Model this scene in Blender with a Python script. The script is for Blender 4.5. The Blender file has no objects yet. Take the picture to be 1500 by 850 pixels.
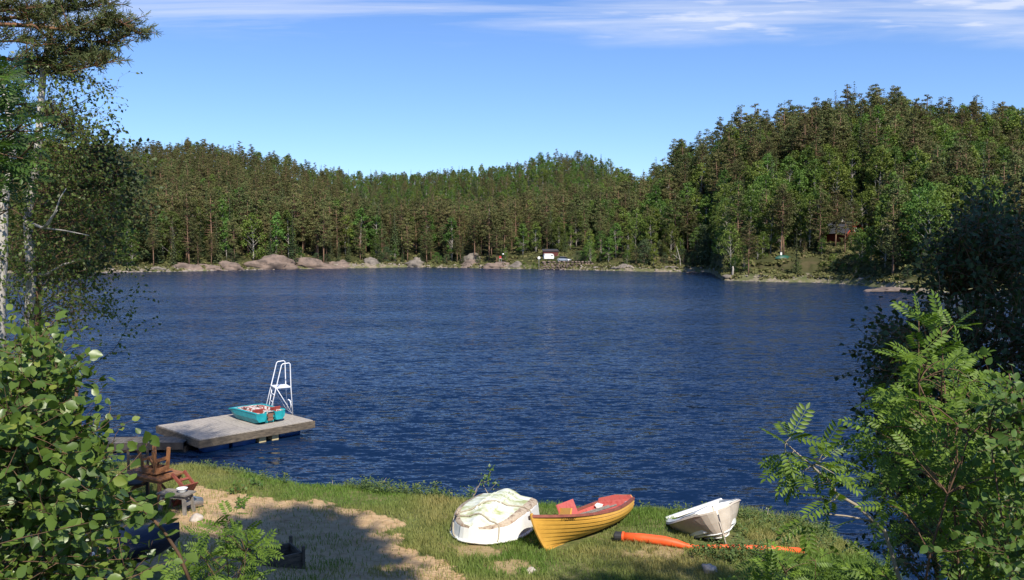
import bpy, math, random
import numpy as np
from mathutils import Vector, Matrix

random.seed(7)
rng = np.random.default_rng(11)
scene = bpy.context.scene
COL = scene.collection
R = math.radians

# ------------------------------------------------------------------ camera
F = 1250.0
PITCH = math.atan(68.0 / F)
EYE = 7.0
cam_data = bpy.data.cameras.new('camera')
cam = bpy.data.objects.new('camera', cam_data)
COL.objects.link(cam)
cam.location = (0, 0, EYE)
cam.rotation_euler = (math.pi / 2 - PITCH, 0, 0)
cam_data.sensor_width = 36.0
cam_data.lens = 36.0 * F / 1500.0
cam_data.clip_end = 6000
cam_data.clip_start = 0.05
scene.camera = cam
CP, SP = math.cos(PITCH), math.sin(PITCH)


def ray(px, py):
    dx = (px - 750.0) / F
    dy = (425.0 - py) / F
    return np.array([dx, CP + dy * SP, -SP + dy * CP])


def P(px, py, Y):                       # measured point of the photo at a distance Y
    d = ray(px, py)
    return np.array([0, 0, EYE]) + d * (Y / d[1])


def G(px, py, z=0.0):                   # measured point of the photo on a level z
    d = ray(px, py)
    return np.array([0, 0, EYE]) + d * ((z - EYE) / d[2])


# ------------------------------------------------------------------ mesh helpers
class MB:
    def __init__(self):
        self.v, self.f, self.m, self.n = [], [], [], 0

    def add(self, verts, faces, mi=0):
        verts = np.asarray(verts, float).reshape(-1, 3)
        self.v.append(verts)
        for f in faces:
            self.f.append(tuple(int(i) + self.n for i in f))
            self.m.append(mi)
        self.n += len(verts)

    def box(self, c, s, rot=None, mi=0):
        c = np.array(c, float)
        h = np.array(s, float) / 2
        k = np.array([[x, y, z] for z in (-1, 1) for y in (-1, 1) for x in (-1, 1)], float) * h
        if rot is not None:
            k = k @ np.array(rot).T
        self.add(k + c, [(0, 2, 3, 1), (4, 5, 7, 6), (0, 1, 5, 4), (2, 6, 7, 3), (0, 4, 6, 2), (1, 3, 7, 5)], mi)

    def bar(self, a, b, w, t, up=(0, 0, 1), mi=0):
        a, b = np.array(a, float), np.array(b, float)
        y = b - a
        L = np.linalg.norm(y)
        y = y / L
        x = np.cross(y, np.array(up, float))
        if np.linalg.norm(x) < 1e-4:
            x = np.cross(y, np.array([1.0, 0, 0]))
        x /= np.linalg.norm(x)
        z = np.cross(x, y)
        self.box((a + b) / 2, (w, L, t), np.stack([x, y, z], 1), mi)

    def tube(self, pts, rad, sides=6, mi=0, cap=True):
        pts = np.asarray(pts, float)
        n = len(pts)
        rad = np.broadcast_to(np.asarray(rad, float), (n,))
        tan = np.gradient(pts, axis=0)
        tan /= np.linalg.norm(tan, axis=1)[:, None] + 1e-9
        ref = np.array([0, 0, 1.0]) if abs(tan[0][2]) < 0.9 else np.array([1.0, 0, 0])
        x = np.cross(tan[0], ref)
        x /= np.linalg.norm(x)
        V = []
        ang = np.arange(sides) * 2 * math.pi / sides
        for i in range(n):
            x = x - tan[i] * np.dot(x, tan[i])
            x /= np.linalg.norm(x) + 1e-9
            y = np.cross(tan[i], x)
            V.append(pts[i] + rad[i] * (np.cos(ang)[:, None] * x + np.sin(ang)[:, None] * y))
        fs = []
        for i in range(n - 1):
            for k in range(sides):
                a, b = i * sides + k, i * sides + (k + 1) % sides
                fs.append((a, b, b + sides, a + sides))
        if cap:
            fs.append(tuple(range(sides - 1, -1, -1)))
            fs.append(tuple((n - 1) * sides + k for k in range(sides)))
        self.add(np.concatenate(V), fs, mi)

    def grid(self, rows, mi=0, flip=False, close=False):
        rows = np.asarray(rows, float)
        n, m = rows.shape[:2]
        fs = []
        for i in range(n - 1):
            for j in range(m if close else m - 1):
                k = (j + 1) % m
                q = (i * m + j, i * m + k, (i + 1) * m + k, (i + 1) * m + j)
                fs.append(q[::-1] if flip else q)
        self.add(rows.reshape(-1, 3), fs, mi)

    def build(self, name, mats, parent=None, smooth=False, offset=None):
        me = bpy.data.meshes.new(name)
        me.from_pydata(np.concatenate(self.v).tolist(), [], self.f)
        return link(name, me, mats, parent, smooth, self.m, offset)


def link(name, me, mats, parent=None, smooth=False, mi=None, offset=None):
    if not isinstance(mats, (list, tuple)):
        mats = [mats]
    for m in mats:
        me.materials.append(m)
    if mi is not None and len(mats) > 1:
        me.polygons.foreach_set('material_index', np.array(mi, np.int32))
    if smooth:
        me.polygons.foreach_set('use_smooth', np.ones(len(me.polygons), bool))
    me.update()
    o = bpy.data.objects.new(name, me)
    COL.objects.link(o)
    if parent is not None:
        o.parent = parent
        if offset is not None:
            o.location = offset
    return o


def np_mesh(name, V, Fc, k):            # k-gons, fast
    me = bpy.data.meshes.new(name)
    nf = len(Fc)
    me.vertices.add(len(V))
    me.vertices.foreach_set('co', np.ascontiguousarray(V, np.float32).ravel())
    me.loops.add(nf * k)
    me.loops.foreach_set('vertex_index', np.ascontiguousarray(Fc, np.int32).ravel())
    me.polygons.add(nf)
    me.polygons.foreach_set('loop_start', np.arange(nf, dtype=np.int32) * k)
    me.polygons.foreach_set('loop_total', np.full(nf, k, np.int32))
    me.update(calc_edges=True)
    return me


def scatter(tv, tf, M, T):
    """template verts/faces placed N times: M (N,3,3) T (N,3)"""
    V = np.einsum('nij,kj->nki', M, tv) + T[:, None, :]
    n, k = V.shape[:2]
    Fc = tf[None] + (np.arange(n) * k)[:, None, None]
    return V.reshape(-1, 3), Fc.reshape(-1, tf.shape[1])


def unit(a):
    a = np.asarray(a, float)
    return a / (np.linalg.norm(a, axis=-1, keepdims=True) + 1e-9)


def frames(d, nrm, size):
    """columns side, along, normal scaled"""
    d = unit(d)
    s = unit(np.cross(d, nrm))
    z = np.cross(s, d)
    return np.stack([s, d, z], -1) * np.asarray(size)[:, None, None]


def empty(name, loc=(0, 0, 0), rotz=0.0, rot=None):
    o = bpy.data.objects.new(name, None)
    COL.objects.link(o)
    o.location = loc
    o.rotation_euler = rot if rot is not None else (0, 0, rotz)
    o.empty_display_size = 0.2
    return o


def tag(o, label=None, cat=None, group=None, kind=None):
    if label:
        o['label'] = label
    if cat:
        o['category'] = cat
    if group:
        o['group'] = group
    if kind:
        o['kind'] = kind
    return o


def thing(name, label, cat, loc=(0, 0, 0), rotz=0.0, group=None, rot=None):
    return tag(empty(name, tuple(loc), rotz, rot), label, cat, group)


def smoothstep(a, b, x):
    t = np.clip((x - a) / (b - a), 0, 1)
    return t * t * (3 - 2 * t)


_H = np.random.default_rng(5).random((256, 256))


def vnoise(x, y):
    x, y = np.asarray(x, float), np.asarray(y, float)
    xi, yi = np.floor(x).astype(int), np.floor(y).astype(int)
    fx, fy = x - xi, y - yi
    fx, fy = fx * fx * (3 - 2 * fx), fy * fy * (3 - 2 * fy)
    h = lambda a, b: _H[a & 255, b & 255]
    return (h(xi, yi) * (1 - fx) + h(xi + 1, yi) * fx) * (1 - fy) + (h(xi, yi + 1) * (1 - fx) + h(xi + 1, yi + 1) * fx) * fy


def fbm(x, y, o=4):
    s, a, t = 0, 0.5, 0
    for i in range(o):
        s = s + a * vnoise(x * 2 ** i + 17 * i, y * 2 ** i + 31 * i)
        t += a
        a *= 0.5
    return s / t


# ------------------------------------------------------------------ materials
def mat(name, c1, c2=None, rough=0.6, scale=6.0, spec=0.4, bump=0.0, bscale=None, metal=0.0, stretch=(1, 1, 1), lo=0.35, hi=0.65,
        coord='Object', detail=6, c3=None, coat=0.0):
    m = bpy.data.materials.new(name)
    m.use_nodes = True
    nt = m.node_tree
    b = nt.nodes['Principled BSDF']
    b.inputs['Roughness'].default_value = rough
    b.inputs['Specular IOR Level'].default_value = spec
    b.inputs['Metallic'].default_value = metal
    b.inputs['Coat Weight'].default_value = coat
    c2 = c2 or tuple(x * 0.75 for x in c1)
    tc = nt.nodes.new('ShaderNodeTexCoord')
    mp = nt.nodes.new('ShaderNodeMapping')
    mp.inputs['Scale'].default_value = stretch
    nt.links.new(tc.outputs[coord], mp.inputs['Vector'])
    no = nt.nodes.new('ShaderNodeTexNoise')
    no.inputs['Scale'].default_value = scale
    no.inputs['Detail'].default_value = detail
    no.inputs['Roughness'].default_value = 0.65
    nt.links.new(mp.outputs[0], no.inputs['Vector'])
    cr = nt.nodes.new('ShaderNodeValToRGB')
    e = cr.color_ramp.elements
    e[0].position, e[1].position = lo, hi
    e[0].color = (*c2, 1)
    e[1].color = (*c1, 1)
    if c3:
        x = e.new((lo + hi) / 2)
        x.color = (*c3, 1)
    nt.links.new(no.outputs['Fac'], cr.inputs['Fac'])
    nt.links.new(cr.outputs['Color'], b.inputs['Base Color'])
    if bump:
        n2 = nt.nodes.new('ShaderNodeTexNoise')
        n2.inputs['Scale'].default_value = bscale or scale * 3
        n2.inputs['Detail'].default_value = 4
        nt.links.new(mp.outputs[0], n2.inputs['Vector'])
        bp = nt.nodes.new('ShaderNodeBump')
        bp.inputs['Strength'].default_value = bump
        bp.inputs['Distance'].default_value = 0.02
        nt.links.new(n2.outputs['Fac'], bp.inputs['Height'])
        nt.links.new(bp.outputs['Normal'], b.inputs['Normal'])
    return m


def leafmat(name, c1, c2, trans=0.35, rough=0.45, spec=0.35, objvar=0.0, tint=(1.25, 1.3, 0.6), c3=None, amount3=0.12):
    """two greens mixed per leaf; a share of light passes through the leaf"""
    m = bpy.data.materials.new(name)
    m.use_nodes = True
    nt = m.node_tree
    b = nt.nodes['Principled BSDF']
    b.inputs['Roughness'].default_value = rough
    b.inputs['Specular IOR Level'].default_value = spec
    geo = nt.nodes.new('ShaderNodeNewGeometry')
    cr = nt.nodes.new('ShaderNodeValToRGB')
    e = cr.color_ramp.elements
    e[0].color, e[1].color = (*c1, 1), (*c2, 1)
    if c3:
        e[1].position = 1 - amount3
        x = e.new(1.0)
        x.color = (*c3, 1)
    nt.links.new(geo.outputs['Random Per Island'], cr.inputs['Fac'])
    col = cr.outputs['Color']
    if objvar:
        oi = nt.nodes.new('ShaderNodeObjectInfo')
        hs = nt.nodes.new('ShaderNodeHueSaturation')
        mr = nt.nodes.new('ShaderNodeMapRange')
        mr.inputs['To Min'].default_value, mr.inputs['To Max'].default_value = 1 - objvar, 1 + objvar
        nt.links.new(oi.outputs['Random'], mr.inputs['Value'])
        nt.links.new(mr.outputs[0], hs.inputs['Value'])
        mul = nt.nodes.new('ShaderNodeMath')
        mul.operation = 'MULTIPLY'
        mul.inputs[1].default_value = 7.31
        fr = nt.nodes.new('ShaderNodeMath')
        fr.operation = 'FRACT'
        nt.links.new(oi.outputs['Random'], mul.inputs[0])
        nt.links.new(mul.outputs[0], fr.inputs[0])
        mr2 = nt.nodes.new('ShaderNodeMapRange')
        mr2.inputs['To Min'].default_value, mr2.inputs['To Max'].default_value = 0.5 - objvar * 0.10, 0.5 + objvar * 0.10
        nt.links.new(fr.outputs[0], mr2.inputs['Value'])
        nt.links.new(mr2.outputs[0], hs.inputs['Hue'])
        nt.links.new(col, hs.inputs['Color'])
        col = hs.outputs['Color']
    nt.links.new(col, b.inputs['Base Color'])
    if trans:
        tr = nt.nodes.new('ShaderNodeBsdfTranslucent')
        mx = nt.nodes.new('ShaderNodeMix')
        mx.data_type = 'RGBA'
        mx.blend_type = 'MULTIPLY'
        mx.inputs[0].default_value = 1
        nt.links.new(col, mx.inputs[6])
        mx.inputs[7].default_value = (*tint, 1)
        nt.links.new(mx.outputs[2], tr.inputs['Color'])
        ms = nt.nodes.new('ShaderNodeMixShader')
        ms.inputs[0].default_value = trans
        nt.links.new(b.outputs[0], ms.inputs[1])
        nt.links.new(tr.outputs[0], ms.inputs[2])
        nt.links.new(ms.outputs[0], nt.nodes['Material Output'].inputs['Surface'])
    return m
# ------------------------------------------------------------------ light, sky
SUN_EL = R(46)
SUN_H = unit(np.array([0.34, -0.94, 0]))
sun_dir = np.array([SUN_H[0] * math.cos(SUN_EL), SUN_H[1] * math.cos(SUN_EL), math.sin(SUN_EL)])
sd = bpy.data.lights.new('sun', 'SUN')
sd.energy = 4.6
sd.angle = R(0.53)
sd.color = (1.0, 0.93, 0.82)
sun = bpy.data.objects.new('sun', sd)
COL.objects.link(sun)
sun.rotation_euler = Vector(-sun_dir).to_track_quat('-Z', 'Y').to_euler()
sun.location = (20, -40, 60)

world = bpy.data.worlds.new('World')
scene.world = world
world.use_nodes = True
wt = world.node_tree
bg = wt.nodes['Background']
sky = wt.nodes.new('ShaderNodeTexSky')
sky.sky_type = 'NISHITA'
sky.sun_disc = False
sky.sun_elevation = SUN_EL
sky.sun_rotation = math.atan2(SUN_H[0], SUN_H[1])
sky.altitude = 200
sky.air_density = 1.0
sky.dust_density = 0.1
sky.ozone_density = 2.2
bg.inputs['Strength'].default_value = 0.08


def wn(t, **kw):
    n = wt.nodes.new(t)
    for k, v in kw.items():
        setattr(n, k, v)
    return n


def wmath(op, a, b=None, clamp=False):
    n = wn('ShaderNodeMath', operation=op, use_clamp=clamp)
    for i, x in enumerate((a, b)):
        if x is None:
            continue
        if isinstance(x, (int, float)):
            n.inputs[i].default_value = x
        else:
            wt.links.new(x, n.inputs[i])
    return n.outputs[0]


# thin high cloud: noise on a level layer far above, densest in a band low over the hills
tc = wn('ShaderNodeTexCoord')
sx = wn('ShaderNodeSeparateXYZ')
wt.links.new(tc.outputs['Generated'], sx.inputs[0])
zz = wmath('MAXIMUM', sx.outputs[2], 0.02)
cx = wmath('DIVIDE', sx.outputs[0], zz)
cy = wmath('DIVIDE', sx.outputs[1], zz)
cv = wn('ShaderNodeCombineXYZ')
wt.links.new(cx, cv.inputs[0])
wt.links.new(cy, cv.inputs[1])
mp = wn('ShaderNodeMapping')
mp.inputs['Rotation'].default_value = (0, 0, R(-14))
mp.inputs['Scale'].default_value = (0.42, 1.9, 1)
wt.links.new(cv.outputs[0], mp.inputs['Vector'])
n1 = wn('ShaderNodeTexNoise')
n1.inputs['Scale'].default_value = 1.0
n1.inputs['Detail'].default_value = 9
n1.inputs['Roughness'].default_value = 0.62
n1.inputs['Distortion'].default_value = 0.6
wt.links.new(mp.outputs[0], n1.inputs['Vector'])
r1 = wn('ShaderNodeValToRGB')
r1.color_ramp.elements[0].position, r1.color_ramp.elements[1].position = 0.36, 0.72
wt.links.new(n1.outputs['Fac'], r1.inputs['Fac'])
# tattered edge of the band, with a slow wave
n2 = wn('ShaderNodeTexNoise')
n2.inputs['Scale'].default_value = 0.9
n2.inputs['Detail'].default_value = 5
wt.links.new(cv.outputs[0], n2.inputs['Vector'])
edge = wmath('ADD', cy, wmath('MULTIPLY', wmath('SUBTRACT', n2.outputs['Fac'], 0.5), 1.3))
mr = wn('ShaderNodeMapRange', interpolation_type='SMOOTHSTEP')
mr.inputs['From Min'].default_value, mr.inputs['From Max'].default_value = 4.45, 3.85
wt.links.new(edge, mr.inputs['Value'])
mr3 = wn('ShaderNodeMapRange', interpolation_type='SMOOTHSTEP')     # the sky clears again overhead
mr3.inputs['From Min'].default_value, mr3.inputs['From Max'].default_value = 2.4, 3.2
wt.links.new(cy, mr3.inputs['Value'])
cov = wmath('MULTIPLY', wmath('MULTIPLY', r1.outputs['Color'], mr.outputs[0]), mr3.outputs[0])
# a few little puffs under the band
n3 = wn('ShaderNodeTexNoise')
n3.inputs['Scale'].default_value = 3.4
n3.inputs['Detail'].default_value = 6
mp3 = wn('ShaderNodeMapping')
mp3.inputs['Scale'].default_value = (0.8, 1.5, 1)
wt.links.new(cv.outputs[0], mp3.inputs['Vector'])
wt.links.new(mp3.outputs[0], n3.inputs['Vector'])
r3 = wn('ShaderNodeValToRGB')
r3.color_ramp.elements[0].position, r3.color_ramp.elements[1].position = 0.56, 0.70
wt.links.new(n3.outputs['Fac'], r3.inputs['Fac'])
right = wn('ShaderNodeMapRange', interpolation_type='SMOOTHSTEP')
right.inputs['From Min'].default_value, right.inputs['From Max'].default_value = -0.1, 0.9
wt.links.new(cx, right.inputs['Value'])
puff = wmath('MULTIPLY', wmath('MULTIPLY', wmath('MULTIPLY', r3.outputs['Color'], mr.outputs[0]), mr3.outputs[0]), right.outputs[0])
cov = wmath('MINIMUM', wmath('ADD', wmath('MULTIPLY', cov, 0.85), wmath('MULTIPLY', puff, 0.6)), 0.8)
mix = wn('ShaderNodeMix', data_type='RGBA')
wt.links.new(cov, mix.inputs[0])
tint = wn('ShaderNodeMix', data_type='RGBA', blend_type='MULTIPLY')
tint.inputs[0].default_value = 1
wt.links.new(sky.outputs[0], tint.inputs[6])
SKY_TINT = (0.76, 0.95, 1.30, 1)
tint.inputs[7].default_value = SKY_TINT
wt.links.new(tint.outputs[2], mix.inputs[6])
mix.inputs[7].default_value = (6.4, 6.9, 8.2, 1)
wt.links.new(mix.outputs[2], bg.inputs['Color'])

vs = scene.view_settings
vs.view_transform = 'Standard'
vs.look = 'None'
vs.gamma = 1
vs.use_curve_mapping = False
vs.exposure = 0.68

# ------------------------------------------------------------------ terrain
def tab(px, xs, ys):
    return np.interp(px, xs, ys)


def pxof(x, y):
    return 750 + F * x / np.maximum(y, 0.01)


FS_X = [-500, 0, 100, 250, 500, 600, 700, 860, 960, 1040, 1060, 1120, 1200, 1260, 1300, 1330, 1360, 1450, 1600, 2000]
FS_Y = [402, 400, 400, 398, 393, 391.5, 393, 396, 398, 399, 411, 413, 414, 418, 422, 427, 429, 426, 420, 415]
NS_X = [-800, -200, 100, 180, 280, 420, 600, 660, 800, 930, 1100, 1180, 1225, 1265, 1330, 1420, 1500, 1700]
NS_Y = [27.5, 27, 26.5, 26, 25.6, 24.0, 22.9, 22.4, 21.9, 21.6, 21.1, 20.6, 19.9, 18.6, 16.2, 13.4, 11.8, 9.5]
CR_X = [-500, 0, 100, 200, 280, 350, 420, 470, 520, 560, 620, 700, 760, 800, 860, 890, 930, 960, 1000, 1060, 1100, 1180, 1210, 1280, 1340, 1380, 1430, 1500, 1700, 2200]
CR_Y = [235, 225, 221, 214, 210, 216, 230, 247, 255, 257, 255, 248, 240, 231, 226, 238, 251, 236, 192, 166, 154, 137, 126, 122, 133, 143, 138, 149, 165, 190]
CR_D = [380, 380, 380, 380, 380, 390, 410, 450, 560, 640, 640, 580, 520, 500, 480, 450, 360, 320, 290, 275, 265, 260, 255, 255, 255, 255, 255, 255, 255, 255]
CR_H = [12, 12, 12, 12, 12, 12, 12, 12, 11, 10, 10, 10, 10, 10, 10, 11, 15, 17, 20, 20, 20, 20, 20, 20, 20, 20, 20, 20, 20, 20]


def far_shore(px):
    return 8750.0 / (tab(px, FS_X, FS_Y) - 357.0)


def near_shore(px):
    return tab(px, NS_X, NS_Y)


def height(x, y):
    x, y = np.asarray(x, float), np.asarray(y, float)
    px = pxof(x, np.maximum(y, 0.5))
    px = np.clip(np.where(y < 3, np.where(x < 0, -600, 1700) * smoothstep(3, 0, y) + (750 + F * x / np.maximum(y, 3)) * (1 - smoothstep(3, 0, y)), px), -800, 2200)
    ns = near_shore(px) + 0.25 * (fbm(x * 0.9, y * 0.9, 3) - 0.5)
    d = ns - y
    bank = 0.42 * smoothstep(-0.25, 1.3, d) + 0.05 * np.maximum(d, 0)
    # the slope up to the camera starts further back from the water where the shore is wide
    start = np.minimum(6.6, ns * 0.3)
    span = np.maximum(ns - 1.0 - start, 5)
    t = np.clip((d - start) / span, 0, 1.6)
    bank = bank + (4.15 * np.minimum(t, 1) ** 1.35 + 0.8 * np.maximum(t - 1, 0))
    bank = bank + 0.10 * (fbm(x * 0.8, y * 0.8, 3) - 0.5) * smoothstep(0.3, 2, d)
    bank = bank + 0.03 * (fbm(x * 4.5, y * 4.5, 3) - 0.5) * smoothstep(0.3, 1, d)
    bed = np.maximum(-1.6, 0.5 * d)
    zn = np.where(d > -0.2, bank + np.minimum(0, d * 0.5), bed)
    # far side
    fs = far_shore(px) + 5 * (fbm(x * 0.05 + 9, y * 0.02, 3) - 0.5)
    e = y - fs
    cd = tab(px, CR_X, CR_D)
    zc = EYE + (357 - tab(px, CR_X, CR_Y)) / F * cd - tab(px, CR_X, CR_H)
    s = np.clip((e - 9) / (cd - fs - 9), 0, 1)
    rise = zc * (0.55 * s + 0.45 * s * s * (3 - 2 * s))
    # ground behind the crest sinks a little
    over = np.maximum(y - cd, 0)
    rise = rise - 0.10 * over
    rise = np.maximum(rise, 4)*smoothstep(0, 30, e)+rise*(1-smoothstep(0, 30, e))
    shore = 1.1 * smoothstep(0, 2.5, e) + 0.9 * smoothstep(2.5, 9, e)
    zf = np.where(e > 0, shore + rise * (e > 9) + 2.2 * (fbm(x * 0.06, y * 0.06, 3) - 0.5) * smoothstep(5, 25, e), np.maximum(-1.6, e * 0.4))
    # level shelf under the cabin
    cx, cy = (1233.5 - 750) / F * 187.0, 187.0
    k = smoothstep(15, 7, np.hypot(x - cx, (y - cy) * 0.8))
    zf = zf * (1 - k) + np.minimum(zf, 6.9) * k
    return np.where(y > 60, zf, zn)


def hz(x, y):
    return float(height(np.array([x]), np.array([y]))[0])


# dirt clearing, in plan, outlined once from the photo on the bank
DIRT = np.array([G(a, b, 0.6)[:2] for a, b in [(272, 712), (330, 722), (420, 728), (470, 732), (520, 742), (575, 757), (606, 768), (596, 778), (540, 776), (600, 792), (585, 806), (640, 826), (668, 850), (690, 880), (720, 960), (200, 980), (150, 800), (250, 760)]])


def inside(poly, x, y):
    c = np.zeros(np.shape(x), bool)
    n = len(poly)
    for i in range(n):
        (x1, y1), (x2, y2) = poly[i], poly[(i + 1) % n]
        cond = (y1 > y) != (y2 > y)
        with np.errstate(divide='ignore', invalid='ignore'):
            xi = (x2 - x1) * (y - y1) / (y2 - y1) + x1
        c ^= cond & (x < xi)
    return c


def dirt_mask(x, y):
    jx = x + 0.5 * (fbm(x * 1.6, y * 1.6, 4) - 0.5) + 0.55 * (fbm(x * 6, y * 6 + 9, 3) - 0.5)
    jy = y + 0.9 * (fbm(x * 1.6 + 40, y * 1.6, 4) - 0.5) + 0.7 * (fbm(x * 6 + 31, y * 6, 3) - 0.5)
    a = inside(DIRT, jx, jy).astype(float)
    spots = 0
    for (px, py, rx, ry) in [(700, 812, 0.75, 0.30), (965, 806, 0.85, 0.30), (745, 838, 0.6, 0.35), (1010, 812, 0.5, 0.25)]:
        c = G(px, py, 0.65)
        q = ((jx - c[0]) / rx) ** 2 + ((jy - c[1]) / ry) ** 2
        spots = np.maximum(spots, 0.6 * smoothstep(1.3, .5, q + 1.2 * (fbm(x * 3, y * 3, 3) - .5)))
    return np.maximum(a, spots)


def build_ground():
    fine = np.linspace(R(-42), R(42), 620)
    coarse = np.linspace(R(42), R(318), 60)[1:-1]
    th = np.concatenate([fine, coarse])
    rr = np.concatenate([np.linspace(0.3, 13, 42), np.arange(13.2, 27.5, 0.1), np.linspace(28, 116, 24), np.arange(118, 300, 2.0), np.arange(304, 470, 5.0),
                         np.linspace(480, 900, 26), [1000, 1300, 1800, 2600, 4000]])
    TH, RR = np.meshgrid(th, rr)
    # the rings keep a constant depth in front so that the shore lines are cut cleanly
    X = np.where(np.cos(TH) > 0.6, RR * np.tan(np.clip(TH, -0.9, 0.9)), RR * np.sin(TH) / 0.62)
    Y = np.where(np.cos(TH) > 0.6, RR, RR * np.cos(TH) / 0.62)
    bk = TH > R(42)
    k = 1 / math.cos(R(42))
    X = np.where(bk, RR * k * np.sin(TH), RR * np.tan(np.clip(TH, -0.8, 0.8)))
    Y = np.where(bk, RR * k * np.cos(TH), RR)
    Z = height(X, Y)
    side = np.abs(X) > np.maximum(Y, 1) * 1.6
    Z = np.where(Y < -8, np.maximum(Z, 6.4 + 0.02 * np.hypot(X, Y)), Z)
    V = np.stack([X, Y, Z], -1).reshape(-1, 3)
    n, m = X.shape
    i, j = np.meshgrid(np.arange(n - 1), np.arange(m), indexing='ij')
    j2 = (j + 1) % m
    Fc = np.stack([i * m + j, i * m + j2, (i + 1) * m + j2, (i + 1) * m + j], -1).reshape(-1, 4)[:, ::-1]
    me = np_mesh('ground', V, Fc, 4)
    x, y = V[:, 0], V[:, 1]
    d = dirt_mask(x, y) * (y < 40)
    px = pxof(x, np.maximum(y, 1))
    e = y - far_shore(px)
    far = (y > 60).astype(float)
    strip = far * (e < 4.0)
    col = np.stack([d, far, strip, np.ones_like(d)], -1)
    a = me.color_attributes.new('cover', 'FLOAT_COLOR', 'POINT')
    a.data.foreach_set('color', col.astype(np.float32).ravel())
    m = bpy.data.materials.new('ground')
    m.use_nodes = True
    nt = m.node_tree
    b = nt.nodes['Principled BSDF']
    b.inputs['Roughness'].default_value = 0.95
    b.inputs['Specular IOR Level'].default_value = 0.15
    at = nt.nodes.new('ShaderNodeAttribute')
    at.attribute_name = 'cover'
    sp = nt.nodes.new('ShaderNodeSeparateColor')
    nt.links.new(at.outputs['Color'], sp.inputs[0])
    tcn = nt.nodes.new('ShaderNodeTexCoord')

    def noise_ramp(scale, stops, detail=8):
        n = nt.nodes.new('ShaderNodeTexNoise')
        n.inputs['Scale'].default_value = scale
        n.inputs['Detail'].default_value = detail
        n.inputs['Roughness'].default_value = 0.7
        nt.links.new(tcn.outputs['Object'], n.inputs['Vector'])
        c = nt.nodes.new('ShaderNodeValToRGB')
        e = c.color_ramp.elements
        e[0].position, e[0].color = stops[0][0], (*stops[0][1], 1)
        e[1].position, e[1].color = stops[-1][0], (*stops[-1][1], 1)
        for p, cc in stops[1:-1]:
            q = e.new(p)
            q.color = (*cc, 1)
        nt.links.new(n.outputs['Fac'], c.inputs['Fac'])
        return c.outputs['Color']
    turf = noise_ramp(2.2, [(0.3, (0.055, 0.080, 0.020)), (0.5, (0.10, 0.115, 0.036)), (0.7, (0.20, 0.17, 0.08))])
    soil = noise_ramp(3.4, [(0.28, (0.26, 0.165, 0.085)), (0.46, (0.40, 0.27, 0.145)), (0.6, (0.47, 0.33, 0.185)), (0.75, (0.33, 0.235, 0.115))], 8)
    heath = noise_ramp(0.13, [(0.3, (0.022, 0.03, 0.010)), (0.5, (0.045, 0.05, 0.017)), (0.68, (0.085, 0.068, 0.035))])
    grav = noise_ramp(0.35, [(0.35, (0.07, 0.085, 0.03)), (0.48, (0.12, 0.12, 0.055)), (0.6, (0.23, 0.19, 0.145))])

    def mixc(f, a, b2):
        q = nt.nodes.new('ShaderNodeMix')
        q.data_type = 'RGBA'
        nt.links.new(f, q.inputs[0])
        nt.links.new(a, q.inputs[6])
        nt.links.new(b2, q.inputs[7])
        return q.outputs[2]
    c = mixc(sp.outputs[0], turf, soil)
    c = mixc(sp.outputs[1], c, mixc(sp.outputs[2], heath, grav))
    nt.links.new(c, b.inputs['Base Color'])
    n = nt.nodes.new('ShaderNodeTexNoise')
    n.inputs['Scale'].default_value = 9
    n.inputs['Detail'].default_value = 8
    nt.links.new(tcn.outputs['Object'], n.inputs['Vector'])
    bp = nt.nodes.new('ShaderNodeBump')
    bp.inputs['Strength'].default_value = 0.9
    bp.inputs['Distance'].default_value = 0.06
    nt.links.new(n.outputs['Fac'], bp.inputs['Height'])
    nt.links.new(bp.outputs['Normal'], b.inputs['Normal'])
    o = link('ground', me, m, smooth=True)
    tag(o, 'grassy bank, bare sand and wooded hills round the lake', kind='structure')


build_ground()

# ------------------------------------------------------------------ lake
WAVES = (0.75, 1.7, 1.15)


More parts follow.
